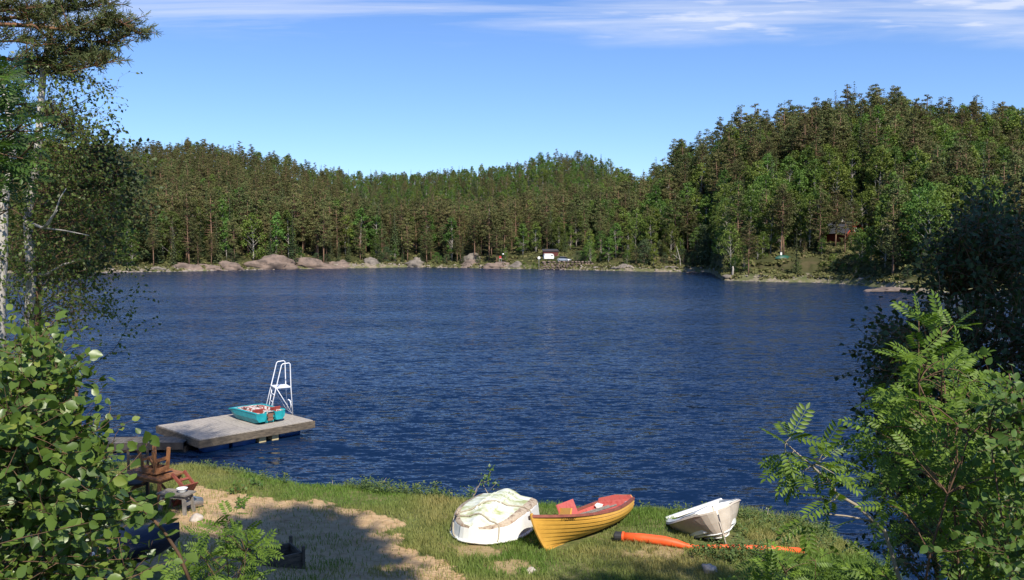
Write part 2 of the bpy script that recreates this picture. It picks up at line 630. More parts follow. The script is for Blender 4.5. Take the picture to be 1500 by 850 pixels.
def build_lake():
    m = bpy.data.materials.new('lake_water')
    m.use_nodes = True
    nt = m.node_tree
    b = nt.nodes['Principled BSDF']
    b.inputs['Base Color'].default_value = (0.004, 0.014, 0.042, 1)
    b.inputs['Roughness'].default_value = 0.10
    b.inputs['IOR'].default_value = 1.333
    tcn = nt.nodes.new('ShaderNodeTexCoord')

    def layer(scale, rot, st, detail=3, dist=0.0, out='Color'):
        mpn = nt.nodes.new('ShaderNodeMapping')
        mpn.inputs['Rotation'].default_value = (0, 0, R(rot))
        mpn.inputs['Scale'].default_value = st
        nt.links.new(tcn.outputs['Object'], mpn.inputs['Vector'])
        n = nt.nodes.new('ShaderNodeTexNoise')
        n.inputs['Scale'].default_value = scale
        n.inputs['Detail'].default_value = detail
        n.inputs['Roughness'].default_value = 0.55
        n.inputs['Distortion'].default_value = dist
        nt.links.new(mpn.outputs[0], n.inputs['Vector'])
        return n.outputs[out]

    def mth(op, a, c):
        q = nt.nodes.new('ShaderNodeMath')
        q.operation = op
        for k, x in enumerate((a, c)):
            if isinstance(x, (int, float)):
                q.inputs[k].default_value = x
            else:
                nt.links.new(x, q.inputs[k])
        return q.outputs[0]
    # a lean added to all normals lifts the reflections into higher, bluer sky;
    # wave slopes straight from noise: far off, many small facets share a pixel as on real water
    def vm(op, a, c):
        q = nt.nodes.new('ShaderNodeVectorMath')
        q.operation = op
        for k, x in enumerate((a, c)):
            if isinstance(x, tuple):
                q.inputs[k].default_value = x
            else:
                nt.links.new(x, q.inputs[k])
        return q.outputs[0]
    w1 = layer(1.25, -7, (0.40, 1.6, 1), 2, 0.5)
    w2 = layer(2.9, 9, (0.45, 1.6, 1), 3, 0.4)
    w3 = layer(8.5, -14, (0.55, 1.4, 1), 2, 0.2)
    gust = layer(0.03, 4, (0.5, 1.9, 1), 4, 0.8, 'Fac')
    gr = nt.nodes.new('ShaderNodeMapRange')
    gr.inputs['From Min'].default_value, gr.inputs['From Max'].default_value = 0.36, 0.62
    gr.inputs['To Min'].default_value, gr.inputs['To Max'].default_value = 0.62, 1.22
    nt.links.new(gust, gr.inputs['Value'])
    A1, A2, A3 = WAVES
    sl = vm('ADD', vm('MULTIPLY', vm('SUBTRACT', w1, (0.5, 0.5, 0.5)), (A1 * .5, A1, 0)), vm('ADD', vm('MULTIPLY', vm('SUBTRACT', w2, (0.5, 0.5, 0.5)), (A2 * .6, A2, 0)), vm('MULTIPLY', vm('SUBTRACT', w3, (0.5, 0.5, 0.5)), (A3 * .8, A3, 0))))
    sl = vm('ADD', sl, (0.0, -0.135, 0.0))
    sc = nt.nodes.new('ShaderNodeVectorMath')
    sc.operation = 'SCALE'
    nt.links.new(sl, sc.inputs[0])
    nt.links.new(gr.outputs[0], sc.inputs['Scale'])
    nn = nt.nodes.new('ShaderNodeVectorMath')
    nn.operation = 'NORMALIZE'
    nt.links.new(vm('ADD', sc.outputs[0], (0.0, 0.0, 1.0)), nn.inputs[0])
    nt.links.new(nn.outputs[0], b.inputs['Normal'])
    me = bpy.data.meshes.new('lake')
    me.from_pydata([(-420, 3, 0), (420, 3, 0), (420, 330, 0), (-420, 330, 0)], [], [(0, 1, 2, 3)])
    o = link('lake', me, m)
    tag(o, 'dark blue rippled lake', kind='structure')


build_lake()
# ------------------------------------------------------------------ the far woods
M_PINE = leafmat('pine_needles', (0.060, 0.076, 0.025), (0.138, 0.140, 0.051), 0.18, 0.7, 0.15, 0.36, (1.1, 1.1, 0.6), c3=(0.17, 0.13, 0.07), amount3=0.1)
M_SPRUCE = leafmat('spruce_needles', (0.036, 0.056, 0.024), (0.082, 0.108, 0.042), 0.15, 0.7, 0.15, 0.3)
M_BIRCH = leafmat('far_birch_leaves', (0.068, 0.115, 0.022), (0.135, 0.195, 0.040), 0.30, 0.6, 0.2, 0.32)
M_SALLOW = leafmat('sallow_leaves', (0.048, 0.074, 0.032), (0.10, 0.135, 0.058), 0.22, 0.6, 0.2, 0.28)
M_PBARK = mat('pine_bark', (0.28, 0.165, 0.10), (0.12, 0.085, 0.065), 0.9, 2.0, 0.1, stretch=(1, 1, 0.3))
M_SBARK = mat('spruce_bark', (0.14, 0.11, 0.085), (0.08, 0.065, 0.05), 0.9, 2.0, 0.1)
M_BBARK = mat('far_birch_bark', (0.42, 0.39, 0.34), (0.17, 0.15, 0.13), 0.8, 1.5, 0.2, stretch=(1, 1, 2))
M_DEAD = mat('dead_wood', (0.42, 0.38, 0.33), (0.26, 0.23, 0.2), 0.9, 2.0, 0.1)

QV = np.array([[-0.5, 0, 0], [0.0, -0.35, 0.10], [0.5, 0, 0], [0.0, 0.55, -0.06]])
QF = np.array([[0, 1, 2, 3]])


def puffs(rs, centers, radii, flat, per, size):
    """leaf-clump faces spread through flattened balls"""
    n = len(centers)
    idx = np.repeat(np.arange(n), per)
    u = unit(rs.normal(size=(len(idx), 3)))
    r = rs.random(len(idx)) ** 0.45
    off = u * r[:, None] * radii[idx][:, None]
    off[:, 2] *= flat
    T = centers[idx] + off
    nr = unit(u * np.array([1, 1, 0.7]) + np.array([0, 0, 0.75]) + rs.normal(size=u.shape) * 0.5)
    d = rs.normal(size=u.shape)
    return scatter(QV, QF, frames(d, nr, size * (0.6 + 0.8 * rs.random(len(idx)))), T)


def proto_pine(seed, h=17.0, lean=0.3, bare=0.42, wide=2.5):
    rs = np.random.default_rng(seed)
    t = np.linspace(0, 1, 8)
    tr = np.stack([lean * np.sin(t * 2.2 + seed) * t, lean * np.cos(t * 1.7 + seed) * t, t * h], -1)
    mb = MB()
    mb.tube(tr, 0.20 * (1 - t) ** 0.8 + 0.03, 6)
    C, Rd = [], []
    nl = 26
    for i in range(nl):
        f = bare + (1 - bare) * (i / (nl - 1)) ** 0.9
        z = f * h
        cf = (f - bare) / (1 - bare)
        reach = wide * (0.35 + 1.1 * min(cf * 3.2, 1)) * (1 - cf) ** 0.62 + 0.35
        if cf > .25 and cf < .8:
            reach *= 1.1
        for k in range(int(3 if cf < 0.85 else 1)):
            a = rs.random() * 6.283
            rr = reach * (0.45 + 0.6 * rs.random())
            c = np.array([np.interp(z, tr[:, 2], tr[:, 0]) + rr * math.cos(a), np.interp(z, tr[:, 2], tr[:, 1]) + rr * math.sin(a), z + rr * 0.12 + rs.normal() * 0.25])
            C.append(c)
            Rd.append(0.55 + 0.55 * rs.random() * (1 - 0.4 * cf))
            if rr > 0.7:
                b0 = np.array([np.interp(z, tr[:, 2], tr[:, 0]), np.interp(z, tr[:, 2], tr[:, 1]), z - 0.25])
                mb.tube([b0, b0 * 0.45 + c * 0.55 - np.array([0, 0, 0.1]), c], [0.055, 0.035, 0.015], 4, cap=False)
    for i in range(5):              # dead stubs below the crown
        z = h * (0.16 + rs.random() * (bare - 0.12))
        a = rs.random() * 6.283
        mb.tube([[0, 0, z], [math.cos(a) * 0.8, math.sin(a) * 0.8, z + 0.1]], [0.035, 0.01], 4, cap=False)
    V, Fc = puffs(rs, np.array(C), np.array(Rd) * 1.25, 0.42, 40, 0.30)
    return mb, V, Fc, M_PBARK, M_PINE


def proto_spruce(seed, h=15.0, wide=2.0):
    rs = np.random.default_rng(seed)
    mb = MB()
    mb.tube([[0, 0, 0], [0, 0, h * 0.5], [0, 0, h * .97]], [0.17, 0.1, 0.008], 6)
    T, D, N, S = [], [], [], []
    levels = 30
    for i in range(levels):
        f = 0.05 + 0.94 * i / (levels - 1)
        z = f * h
        reach = wide * (1 - f) ** 0.80 + 0.20
        nb = max(4, int(10 * (1 - f) + 4))
        a0 = rs.random() * 6.28
        for k in range(nb):
            a = a0 + k * 6.283 / nb + rs.normal() * 0.15
            L = reach * (0.75 + 0.4 * rs.random())
            steps = max(2, int(L / 0.25))
            for s in range(steps):
                q = (s + 0.6) / steps
                T.append([math.cos(a) * L * q, math.sin(a) * L * q, z - 0.28 * L * q + 0.12 * L * q * q + rs.normal() * 0.07])
                D.append([math.cos(a) + rs.normal() * 0.5, math.sin(a) + rs.normal() * 0.5, -0.35])
                N.append([rs.normal() * 0.35 + 0.4 * math.cos(a), rs.normal() * 0.35 + 0.4 * math.sin(a), 0.8])
                S.append(0.38 * (0.7 + 0.5 * rs.random()) * (0.65 + 0.45 * (1 - f)))
    V, Fc = scatter(QV, QF, frames(np.array(D), unit(np.array(N)), np.array(S)), np.array(T))
    return mb, V, Fc, M_SBARK, M_SPRUCE


def proto_broad(seed, h=11.0, wide=2.4, base=0.22, leaf=None, bark=None, per=40, lumps=62, size=0.29):
    rs = np.random.default_rng(seed)
    mb = MB()
    t = np.linspace(0, 1, 7)
    tr = np.stack([0.35 * np.sin(t * 3 + seed) * t, 0.35 * np.cos(t * 2.3 + seed) * t, t * h * 0.95], -1)
    mb.tube(tr, 0.13 * (1 - t) + 0.02, 6)
    C, Rd = [], []
    for i in range(lumps):
        f = base + (1 - base) * rs.random() ** 0.9
        cf = (f - base) / (1 - base)
        reach = wide * math.sin(math.pi * min(0.06 + cf * 0.92, 1) ** 0.75) ** 0.7
        a = rs.random() * 6.283
        rr = reach * (0.35 + 0.7 * math.sqrt(rs.random()))
        z = f * h
        c = np.array([rr * math.cos(a), rr * math.sin(a), z])
        C.append(c)
        Rd.append(0.45 + 0.5 * rs.random())
        if i % 2 == 0:
            zz0 = max(z - rr * 1.0, h * 0.12)
            b0 = np.array([np.interp(zz0, tr[:, 2], tr[:, 0]), np.interp(zz0, tr[:, 2], tr[:, 1]), zz0])
            mb.tube([b0, (b0 + c) / 2 + [0, 0, 0.1], c], [0.045, 0.03, 0.01], 4, cap=False)
    V, Fc = puffs(rs, np.array(C), np.array(Rd) * wide / 2.2, 0.75, per, size)
    return mb, V, Fc, bark or M_BBARK, leaf or M_BIRCH


def finish_proto(pr):
    mb, V, Fc, bark, leaf = pr
    trunk = bpy.data.meshes.new('trunk')
    trunk.from_pydata(np.concatenate(mb.v).tolist(), [], mb.f)
    trunk.materials.append(bark)
    trunk.polygons.foreach_set('use_smooth', np.ones(len(trunk.polygons), bool))
    crown = np_mesh('crown', V, Fc, 4)
    crown.materials.append(leaf)
    # one joined copy for the mass of trees behind
    me = bpy.data.meshes.new('tree')
    vv = np.concatenate(mb.v + [V])
    me.from_pydata(vv.tolist(), [], mb.f + (Fc + mb.n).tolist())
    me.materials.append(bark)
    me.materials.append(leaf)
    me.polygons.foreach_set('material_index', np.concatenate([np.zeros(len(mb.f)), np.ones(len(Fc))]).astype(np.int32))
    me.update()
    return trunk, crown, me


PROTO = {
    'pine': [finish_proto(proto_pine(s, 17, l, b, w)) for s, l, b, w in [(1, .3, .34, 2.4), (2, .5, .42, 2.0), (3, .2, .24, 2.7), (4, .7, .30, 2.2), (5, .3, .16, 2.5), (6, .4, .10, 2.3)]],
    'spruce': [finish_proto(proto_spruce(s, 15, w)) for s, w in [(11, 1.9), (12, 1.5), (13, 2.3)]],
    'birch': [finish_proto(proto_broad(s, 11, w, b)) for s, w, b in [(21, 2.3, .16), (22, 1.9, .2), (23, 2.8, .10)]],
    'sallow': [finish_proto(proto_broad(s, 8, w, .06, M_SALLOW, M_SBARK, 38, 54, 0.27)) for s, w in [(31, 2.8), (32, 2.3)]],
}
BASE_H = {'pine': 17.0, 'spruce': 15.0, 'birch': 11.0, 'sallow': 8.0}
ORDER = []
tree_kinds = bpy.data.collections.new('tree_kinds')      # source shapes only, not in the scene
for k in ('pine', 'spruce', 'birch', 'sallow'):
    for i, p in enumerate(PROTO[k]):
        o = bpy.data.objects.new('a%02d_%s' % (len(ORDER), k), p[2])
        tree_kinds.objects.link(o)
        ORDER.append((k, i))

# clearings (photo px, distance, half width m, half depth m)
CLEAR = [(1232, 186, 4.5, 6.5), (808, 236, 10, 9), (735, 232, 7, 6), (1200, 163, 12, 3.5)]
SIGHT = [(1204, 1284, 158, 186, 3.2), (1204, 1284, 125, 158, 7.0)]          # in front of the cabin only low growth


def plan_forest():
    rs = np.random.default_rng(77)
    out = []
    Y = 112.0
    while Y < 700:
        sp = 3.6 if Y < 270 else (4.6 if Y < 380 else (5.6 if Y < 480 else 6.6))
        half = 0.74 * Y
        xs = np.arange(-half, half, sp)
        xs = xs + rs.uniform(-0.48, 0.48, len(xs)) * sp
        ys = Y + rs.uniform(-0.48, 0.48, len(xs)) * sp
        px = pxof(xs, ys)
        e = ys - far_shore(px)
        cd = tab(px, CR_X, CR_D)
        ok = (e > 3.2) & (ys < cd + 22)
        for (cpx, cy, hw, hd) in CLEAR:
            ccx = (cpx - 750) / F * cy
            ok &= ~((np.abs(xs - ccx) < hw) & (np.abs(ys - cy) < hd))
        out += [(x, y, p, q) for x, y, p, q, k in zip(xs, ys, px, e, ok) if k]
        Y += sp
    A = np.array(out)
    z = height(A[:, 0], A[:, 1])
    n1 = fbm(A[:, 0] * 0.03, A[:, 1] * 0.03, 3)
    n2 = fbm(A[:, 0] * 0.022 + 50, A[:, 1] * 0.022, 3)
    trees = []
    for i, (x, y, px, e) in enumerate(A):
        u = rs.random()
        cd = float(tab(px, CR_X, CR_D))
        crest = y > cd - 26
        if px < 505:
            pp = dict(pine=0.80, spruce=0.13, birch=0.07)
            if n1[i] > 0.6:
                pp = dict(pine=0.5, spruce=0.15, birch=0.35)
            h = rs.uniform(13, 18.5) if e < 45 else (rs.uniform(10, 15) if e < 90 else rs.uniform(8, 12.5))
        elif px < 905:
            if e < 55:
                pp = dict(pine=0.72, spruce=0.13, birch=0.15)
                h = rs.uniform(11, 17)
            elif y < 330:
                pp = dict(pine=0.62, spruce=0.2, birch=0.18)
                h = rs.uniform(11, 15)
            else:                                        # young even growth on the far rise
                pp = dict(pine=0.2, spruce=0.32, birch=0.48)
                h = rs.uniform(6.5, 10.5)
            if px > 745 and e < 24:
                pp = dict(pine=0.25, spruce=0.10, birch=0.65)
                h = rs.uniform(7, 12)
        else:
            if px < 1065 and e < 14:
                pp = dict(sallow=0.55, birch=0.40, pine=0.05)
                h = rs.uniform(6.5, 10)
            elif n2[i] > (0.44 if px < 1180 else 0.41):
                pp = dict(birch=0.72, pine=0.2, spruce=0.08)
                h = rs.uniform(9, 15)
            else:
                pp = dict(pine=0.70, spruce=0.14, birch=0.16)
                h = rs.uniform(13.5, 19)
        if crest:
            h = rs.uniform(7, 12.5) if px < 955 else rs.uniform(10, 17.5)
            if px > 560 and px < 900:
                h = rs.uniform(5.5, 11.5)
            if px > 920 and rs.random() < .45:
                pp = dict(spruce=.6, pine=.4)
            if rs.random() < 0.10:
                h *= 1.15
        acc = 0
        kind = 'pine'
        for k, p in pp.items():
            acc += p
            if u < acc:
                kind = k
                break
        if kind == 'birch':
            h *= 0.86
        if kind == 'sallow':
            h = min(h, 9)
        for (a, b, y0, y1, mh) in SIGHT:
            if a < px < b and y0 < y < y1:
                h = min(h, mh * rs.uniform(0.5, 0.9))
                if kind == 'pine':
                    kind = 'birch' if rs.random() < 0.6 else 'spruce'
        if e < 8:
            h *= rs.uniform(0.35, 0.9)
            if kind == 'pine' and rs.random() < 0.3:
                kind = 'spruce'
        elif e < 40 and rs.random() < 0.22:
            h *= rs.uniform(0.3, 0.6)
            if kind == 'pine' and rs.random() < 0.5:
                kind = 'spruce'
        trees.append((kind, x, y, z[i] - 0.15, h, px, e, rs.random() * 6.283, rs.integers(0, 99)))
    return trees


TREES = plan_forest()
for (px_, Y_, h_, v_) in ((1223, 171, 11.5, 1), (1246, 169, 9.5, 7), (1200, 168, 13, 2), (1237, 163, 9.5, 2), (1143.5, 168.5, 14, 1)):    # thin pines right in front of the cabin
    x_ = (px_ - 750) / F * Y_
    TREES.append(('pine', x_, Y_, hz(x_, Y_) - .15, h_, px_, 15.0, 1.0, v_))
ZONES = [(230, 'behind the near birch twigs'), (400, 'above the first bare rocks'), (560, 'above the long pink rock'), (700, 'above the grassy shore strip'),
         (870, 'by the white caravan'), (1050, 'under the steep right hillside'), (1200, 'on the point beside the red cabin'), (1360, 'past the red cabin'), (9999, 'beyond the dark alder')]


def zone(px):
    for a, s in ZONES:
        if px < a:
            return s


DESC = {'pine': ['brownish crowned pine', 'short brownish pine'],
        'spruce': ['dark pointed spruce', 'small dark pointed spruce'],
        'birch': ['bright green broadleaf tree', 'low bright green broadleaf tree'],
        'sallow': ['grey green bushy sallow', 'low grey green sallow']}
PLURAL = {'pine': 'pines', 'spruce': 'spruces', 'birch': 'green broadleaf trees', 'sallow': 'sallows'}


def build_forest():
    LIM = {'pine': 285, 'spruce': 110, 'birch': 190, 'sallow': 60}
    single, rest = [], []
    for kind in LIM:
        c = [t for t in TREES if t[0] == kind and -10 < t[5] < 1510]
        c.sort(key=lambda t: t[6] * 1.0 + t[2] * 0.05 - t[4] * 0.9)
        single += c[:LIM[kind]]
    ids = set(id(t) for t in single)
    rest = [t for t in TREES if id(t) not in ids]
    for (kind, x, y, z, h, px, e, rot, v) in single:
        s = h / BASE_H[kind]
        small = h < 0.72 * BASE_H[kind]
        row = 'at the waterline' if e < 9 else ('in the second rank' if e < 22 else 'further up the slope')
        lab = '%s %s, %s' % (DESC[kind][1 if small else 0], row, zone(px))
        r = thing(kind + '_tree', lab, 'tree', (x, y, z), rot, '%s%s %s %s' % ('small ' if small else '', PLURAL[kind], zone(px), row))
        r.scale = (s * (0.9 + 0.25 * ((v * 7) % 10) / 10),) * 2 + (s,)
        tr, cr, _ = PROTO[kind][v % len(PROTO[kind])]
        a = bpy.data.objects.new('trunk', tr)
        b = bpy.data.objects.new('crown', cr)
        for q in (a, b):
            COL.objects.link(q)
            q.parent = r
    # all the trees behind them: one mass
    me = bpy.data.meshes.new('hillside_forest')
    me.from_pydata([(t[1], t[2], t[3]) for t in rest], [], [])
    first = {}
    for n, (k, i) in enumerate(ORDER):
        first.setdefault(k, n)
    idx = [first[t[0]] + t[8] % len(PROTO[t[0]]) for t in rest]
    at = me.attributes.new('kind_index', 'INT', 'POINT')
    at.data.foreach_set('value', np.array(idx, np.int32))
    at = me.attributes.new('turn', 'FLOAT_VECTOR', 'POINT')
    at.data.foreach_set('vector', np.array([(0, 0, t[7]) for t in rest], np.float32).ravel())
    at = me.attributes.new('size', 'FLOAT_VECTOR', 'POINT')
    at.data.foreach_set('vector', np.array([(t[4] / BASE_H[t[0]] * (0.9 + 0.25 * ((t[8] * 7) % 10) / 10),) * 2 + (t[4] / BASE_H[t[0]],) for t in rest], np.float32).ravel())
    o = bpy.data.objects.new('hillside_forest', me)
    COL.objects.link(o)
    tag(o, 'dense mixed wood of pine, spruce and birch covering the hills', 'forest', kind='stuff')
    ng = bpy.data.node_groups.new('forest', 'GeometryNodeTree')
    ng.interface.new_socket('Geometry', in_out='INPUT', socket_type='NodeSocketGeometry')
    ng.interface.new_socket('Geometry', in_out='OUTPUT', socket_type='NodeSocketGeometry')
    N, L = ng.nodes, ng.links
    gi, go = N.new('NodeGroupInput'), N.new('NodeGroupOutput')
    ip = N.new('GeometryNodeInstanceOnPoints')
    ci = N.new('GeometryNodeCollectionInfo')
    ci.inputs['Collection'].default_value = tree_kinds
    ci.inputs['Separate Children'].default_value = True
    ci.inputs['Reset Children'].default_value = True
    L.new(gi.outputs[0], ip.inputs['Points'])
    L.new(ci.outputs[0], ip.inputs['Instance'])
    ip.inputs['Pick Instance'].default_value = True

    def attr(name, typ):
        a = N.new('GeometryNodeInputNamedAttribute')
        a.data_type = typ
        a.inputs['Name'].default_value = name
        return a.outputs[0]
    L.new(attr('kind_index', 'INT'), ip.inputs['Instance Index'])
    eu = N.new('FunctionNodeEulerToRotation')
    L.new(attr('turn', 'FLOAT_VECTOR'), eu.inputs[0])
    L.new(eu.outputs[0], ip.inputs['Rotation'])
    L.new(attr('size', 'FLOAT_VECTOR'), ip.inputs['Scale'])
    L.new(ip.outputs[0], go.inputs[0])
    md = o.modifiers.new('forest', 'NODES')
    md.node_group = ng


build_forest()


# a few trees that stand out
def snag(px, py0, py1, Y, label):
    a = P(px, py0, Y)
    a[2] = hz(a[0], a[1]) - 0.2
    b = P(px + 0.4, py1, Y)
    mb = MB()
    mb.tube([a, (a + b) / 2 + [0.05, 0, 0], b], [0.20, 0.14, 0.05], 6)
    rs = np.random.default_rng(int(px))
    for i in range(7):
        z = a + (b - a) * (0.45 + 0.5 * rs.random())
        an = rs.random() * 6.28
        mb.tube([z, z + np.array([math.cos(an), math.sin(an), 0.3]) * rs.uniform(0.4, 1.0)], [0.045, 0.012], 4)
    o = mb.build('dead_tree', M_DEAD, None, True)
    tag(o, label, 'dead tree')


snag(716.5, 350, 303, 262, 'bare pale dead trunk standing among brown pines left of the caravan')

# ------------------------------------------------------------------ rocks and undergrowth on the far shore
M_ROCK = mat('pink_granite', (0.21, 0.155, 0.125), (0.065, 0.053, 0.045), 0.9, 0.55, 0.2, bump=0.5, bscale=2.2, lo=0.3, hi=0.62, c3=(0.15, 0.115, 0.095), stretch=(1, 1, 1.6))
M_ROCK2 = mat('grey_rock', (0.22, 0.19, 0.16), (0.085, 0.075, 0.065), 0.9, 0.8, 0.2, bump=0.5, bscale=3, lo=0.3, hi=0.65)


def rock_mesh(seed, sx, sy, sz, rough=0.35, sub=4):
    import bmesh
    bm = bmesh.new()
    bmesh.ops.create_icosphere(bm, subdivisions=sub, radius=1)
    rs = np.random.default_rng(seed)
    pl = unit(rs.normal(size=(16, 3)) * [1, 1, .8])
    dd = rs.uniform(0.50, 0.92, 16)
    for v in bm.verts:
        p = np.array(v.co)
        k = 1.0
        for a, b in zip(pl, dd):
            q = p @ a
            if q * k > b:
                k = b / q
        p = p * k
        n = float(fbm(p[0] * 2.6 + seed, p[1] * 2.6 + p[2] * 2.3, 4)) - 0.5
        r2 = abs(float(fbm(p[0] * 1.7 + 3 * seed, p[2] * 3.1 + p[1] * 1.3, 3)) - 0.5)
        p = p * (1 + rough * 1.5 * n - 0.55 * rough * max(0, .10 - r2) * 10)
        v.co = (p[0] * sx, p[1] * sy, p[2] * sz)
    me = bpy.data.meshes.new('rock')
    bm.to_mesh(me)
    bm.free()
    return me


def rock(name, label, px, w, h, Y=None, depth=None, m=None, seed=1, rz=0.0, sink=0.3, base=None, group=None):
    """px centre, width and height in photo pixels, standing at the far shore"""
    Ys = float(far_shore(px)) + 2.0 if Y is None else Y
    s = Ys / F
    sx, sz = w * s / 2, h * s
    sy = depth or max(sx * 0.45, sz * 0.8)
    me = rock_mesh(seed, sx * 1.65, sy * 1.2, sz * 0.86)
    o = link(name, me, m or M_ROCK, None, True)
    x = (px - 750) / F * Ys
    zb = hz(x, Ys + sy * 0.5) if base is None else base
    o.location = (x, Ys + sy * 0.6, max(0.0, zb * 0.35) - sz * 0.1)
    o.rotation_euler = (0, 0, rz)
    tag(o, label, 'rock', group)
    return o


rock('rock_outcrop', 'low grey shore rock left of the dark spruce at the waterline', 226, 34, 10, seed=3, m=M_ROCK2)
rock('rock_outcrop', 'pale blocky shore rock right of the dark waterside spruce', 268, 34, 16, seed=4)
rock('rock_outcrop', 'low orange tinted rock between the blocky rock and the dome', 296, 36, 10, seed=5)
rock('rock_outcrop', 'reddish pointed rock with a green bush leaning on it', 330, 34, 20, seed=6)
rock('rock_outcrop', 'large rounded pink rock dome above the far waterline', 386, 62, 28, seed=7, depth=6)
rock('rock_outcrop', 'long pink rock slab sloping down to the right', 452, 84, 21, seed=8, depth=7, rz=0.1)
rock('rock_outcrop', 'small pink rock at the right end of the long slab', 492, 26, 15, seed=9)
rock('rock_outcrop', 'brown pointed rock between two dark bushes', 503, 24, 22, seed=10, Y=258)
rock('rock_outcrop', 'grey cleft rock behind the narrow grass shore', 545, 26, 17, seed=12, m=M_ROCK2)
rock('rock_outcrop', 'grey leaning rock at the right end of the grass shore', 614, 30, 18, seed=13, m=M_ROCK2)
rock('rock_outcrop', 'flat pinkish boulder left of the campsite', 688, 30, 15, seed=14)
rock('rock_outcrop', 'tall grey boulder among the pines above the flat one', 690, 26, 16, Y=252, seed=15, m=M_ROCK2, base=5)
rock('rock_outcrop', 'low rounded boulder below the folding chair', 735, 40, 13, seed=16)
rock('rock_outcrop', 'small grey boulder left of the grass slope', 757, 22, 14, seed=17, m=M_ROCK2)
rock('rock_outcrop', 'pale rock showing high on the left hill among the trees', 222, 26, 11, Y=362, seed=18, m=M_ROCK2, base=float(height(np.array([-153.0]), np.array([362.0]))[0]) * 2.8)
rock('rock_outcrop', 'low stones at the tip of the right shore point', 1075, 26, 8, seed=19, m=M_ROCK2)
rock('rock_outcrop', 'flat grey stone shelf running into the water on the right shore', 1316, 90, 7, Y=124, seed=20, depth=2.5)
rock('rock_outcrop', 'pale stone between sallows at the water', 915, 26, 12, seed=22, m=M_ROCK2)
rock('rock_outcrop', 'pale landing stones beside the leaning trunk', 989, 24, 12, seed=23, m=M_ROCK2)
rock('rock_outcrop', 'small flat stone showing above the water off the point', 1015, 12, 2.6, Y=205, seed=24, depth=0.8, base=0)

# stone wall of stacked blocks at the caravan
def stone_wall():
    rs = np.random.default_rng(9)
    mb = MB()
    x0, x1 = (793 - 750) / F * 229, (866 - 750) / F * 229
    for r in range(4):
        x = x0 + rs.random() * 0.5 - (0.3 if r % 2 else 0)
        while x < x1:
            w = rs.uniform(0.5, 1.4)
            hgt = 0.62
            me = rock_mesh(int(rs.integers(1, 9999)), w * 0.56, 0.6, hgt * 0.58, 0.3, 2)
            V = np.array([v.co[:] for v in me.vertices]) + [x + w / 2, 229 + r * 0.25 + rs.normal() * 0.08 + (x - x0) * 0.02, 0.25 + r * hgt * 0.95]
            mb.add(V, [tuple(p.vertices) for p in me.polygons])
            bpy.data.meshes.remove(me)
            x += w
    o = mb.build('stone_wall', M_ROCK, None, False)
    tag(o, 'rough pinkish stone wall at the water in front of the caravan', 'wall')


stone_wall()


def far_shrubs():
    rs = np.random.default_rng(31)
    # (px, height px, material key, label)
    spec = [(339, 24, 'sallow', 'grey green bush leaning on the reddish pointed rock'), (404, 17, 'birch', 'bright green bush on top of the pink rock dome'),
            (464, 16, 'sallow', 'olive bush on the long pink slab'), (478, 14, 'sallow', 'olive bush at the right end of the long slab'),
            (566, 22, 'sallow', 'dark green bush behind the grass shore'), (590, 22, 'spruce', 'dark bushy young spruce at the end of the grass shore'),
            (640, 16, 'birch', 'yellow green bush above the grey boulders'), (655, 14, 'sallow', 'grey green bush beside the flat boulder'),
            (700, 10, 'sallow', 'low bush above the low rounded boulder'), (768, 16, 'birch', 'green bush left of the white satellite dish'), (782, 13, 'birch', 'green bush below the white satellite dish'),
            (846, 18, 'sallow', 'olive bush right of the silver car'), (858, 22, 'birch', 'green bush at the right end of the stone wall'), (816, 7, 'sallow', 'low bush between caravan and car'),
            (1095, 12, 'sallow', 'low bush near the tip of the point'), (1168, 14, 'birch', 'yellow green bush below the cabin on the point'),
            (1205, 15, 'birch', 'light green bush in front of the cabin'), (1222, 18, 'sallow', 'grey green bush between the light green bush and the small spruce'), (1236, 14, 'birch', 'light green bush below the cabin gable'), (1250, 20, 'spruce', 'small light spruce below the cabin'), (1282, 24, 'sallow', 'pale bush right of the small spruce'),
            (1330, 20, 'sallow', 'pale bush above the stone shelf')]
    for px, hpx, k, lab in spec:
        Y = float(far_shore(px)) + (4.5 if px < 1000 else 6.0)
        if px in (768, 782, 816, 846, 858):
            Y = 233
        x = (px - 750) / F * Y
        h = hpx * Y / F
        s = h / BASE_H[k]
        tr, cr, _ = PROTO[k][int(rs.integers(0, len(PROTO[k])))]
        if k == 'birch':
            tr, cr, _ = PROTO['sallow'][0]
            s = h / 8.0
        r = thing('shrub', lab, 'bush', (x, Y, hz(x, Y) - 0.1), rs.random() * 6)
        r.scale = (s * 1.25, s * 1.25, s)
        a, b = bpy.data.objects.new('stem', tr), bpy.data.objects.new('foliage', cr)
        if k == 'birch':
            b2 = cr.copy()
            b2.materials.clear()
            b2.materials.append(M_BIRCH)
            b.data = b2
        for q in (a, b):
            COL.objects.link(q)
            q.parent = r


far_shrubs()


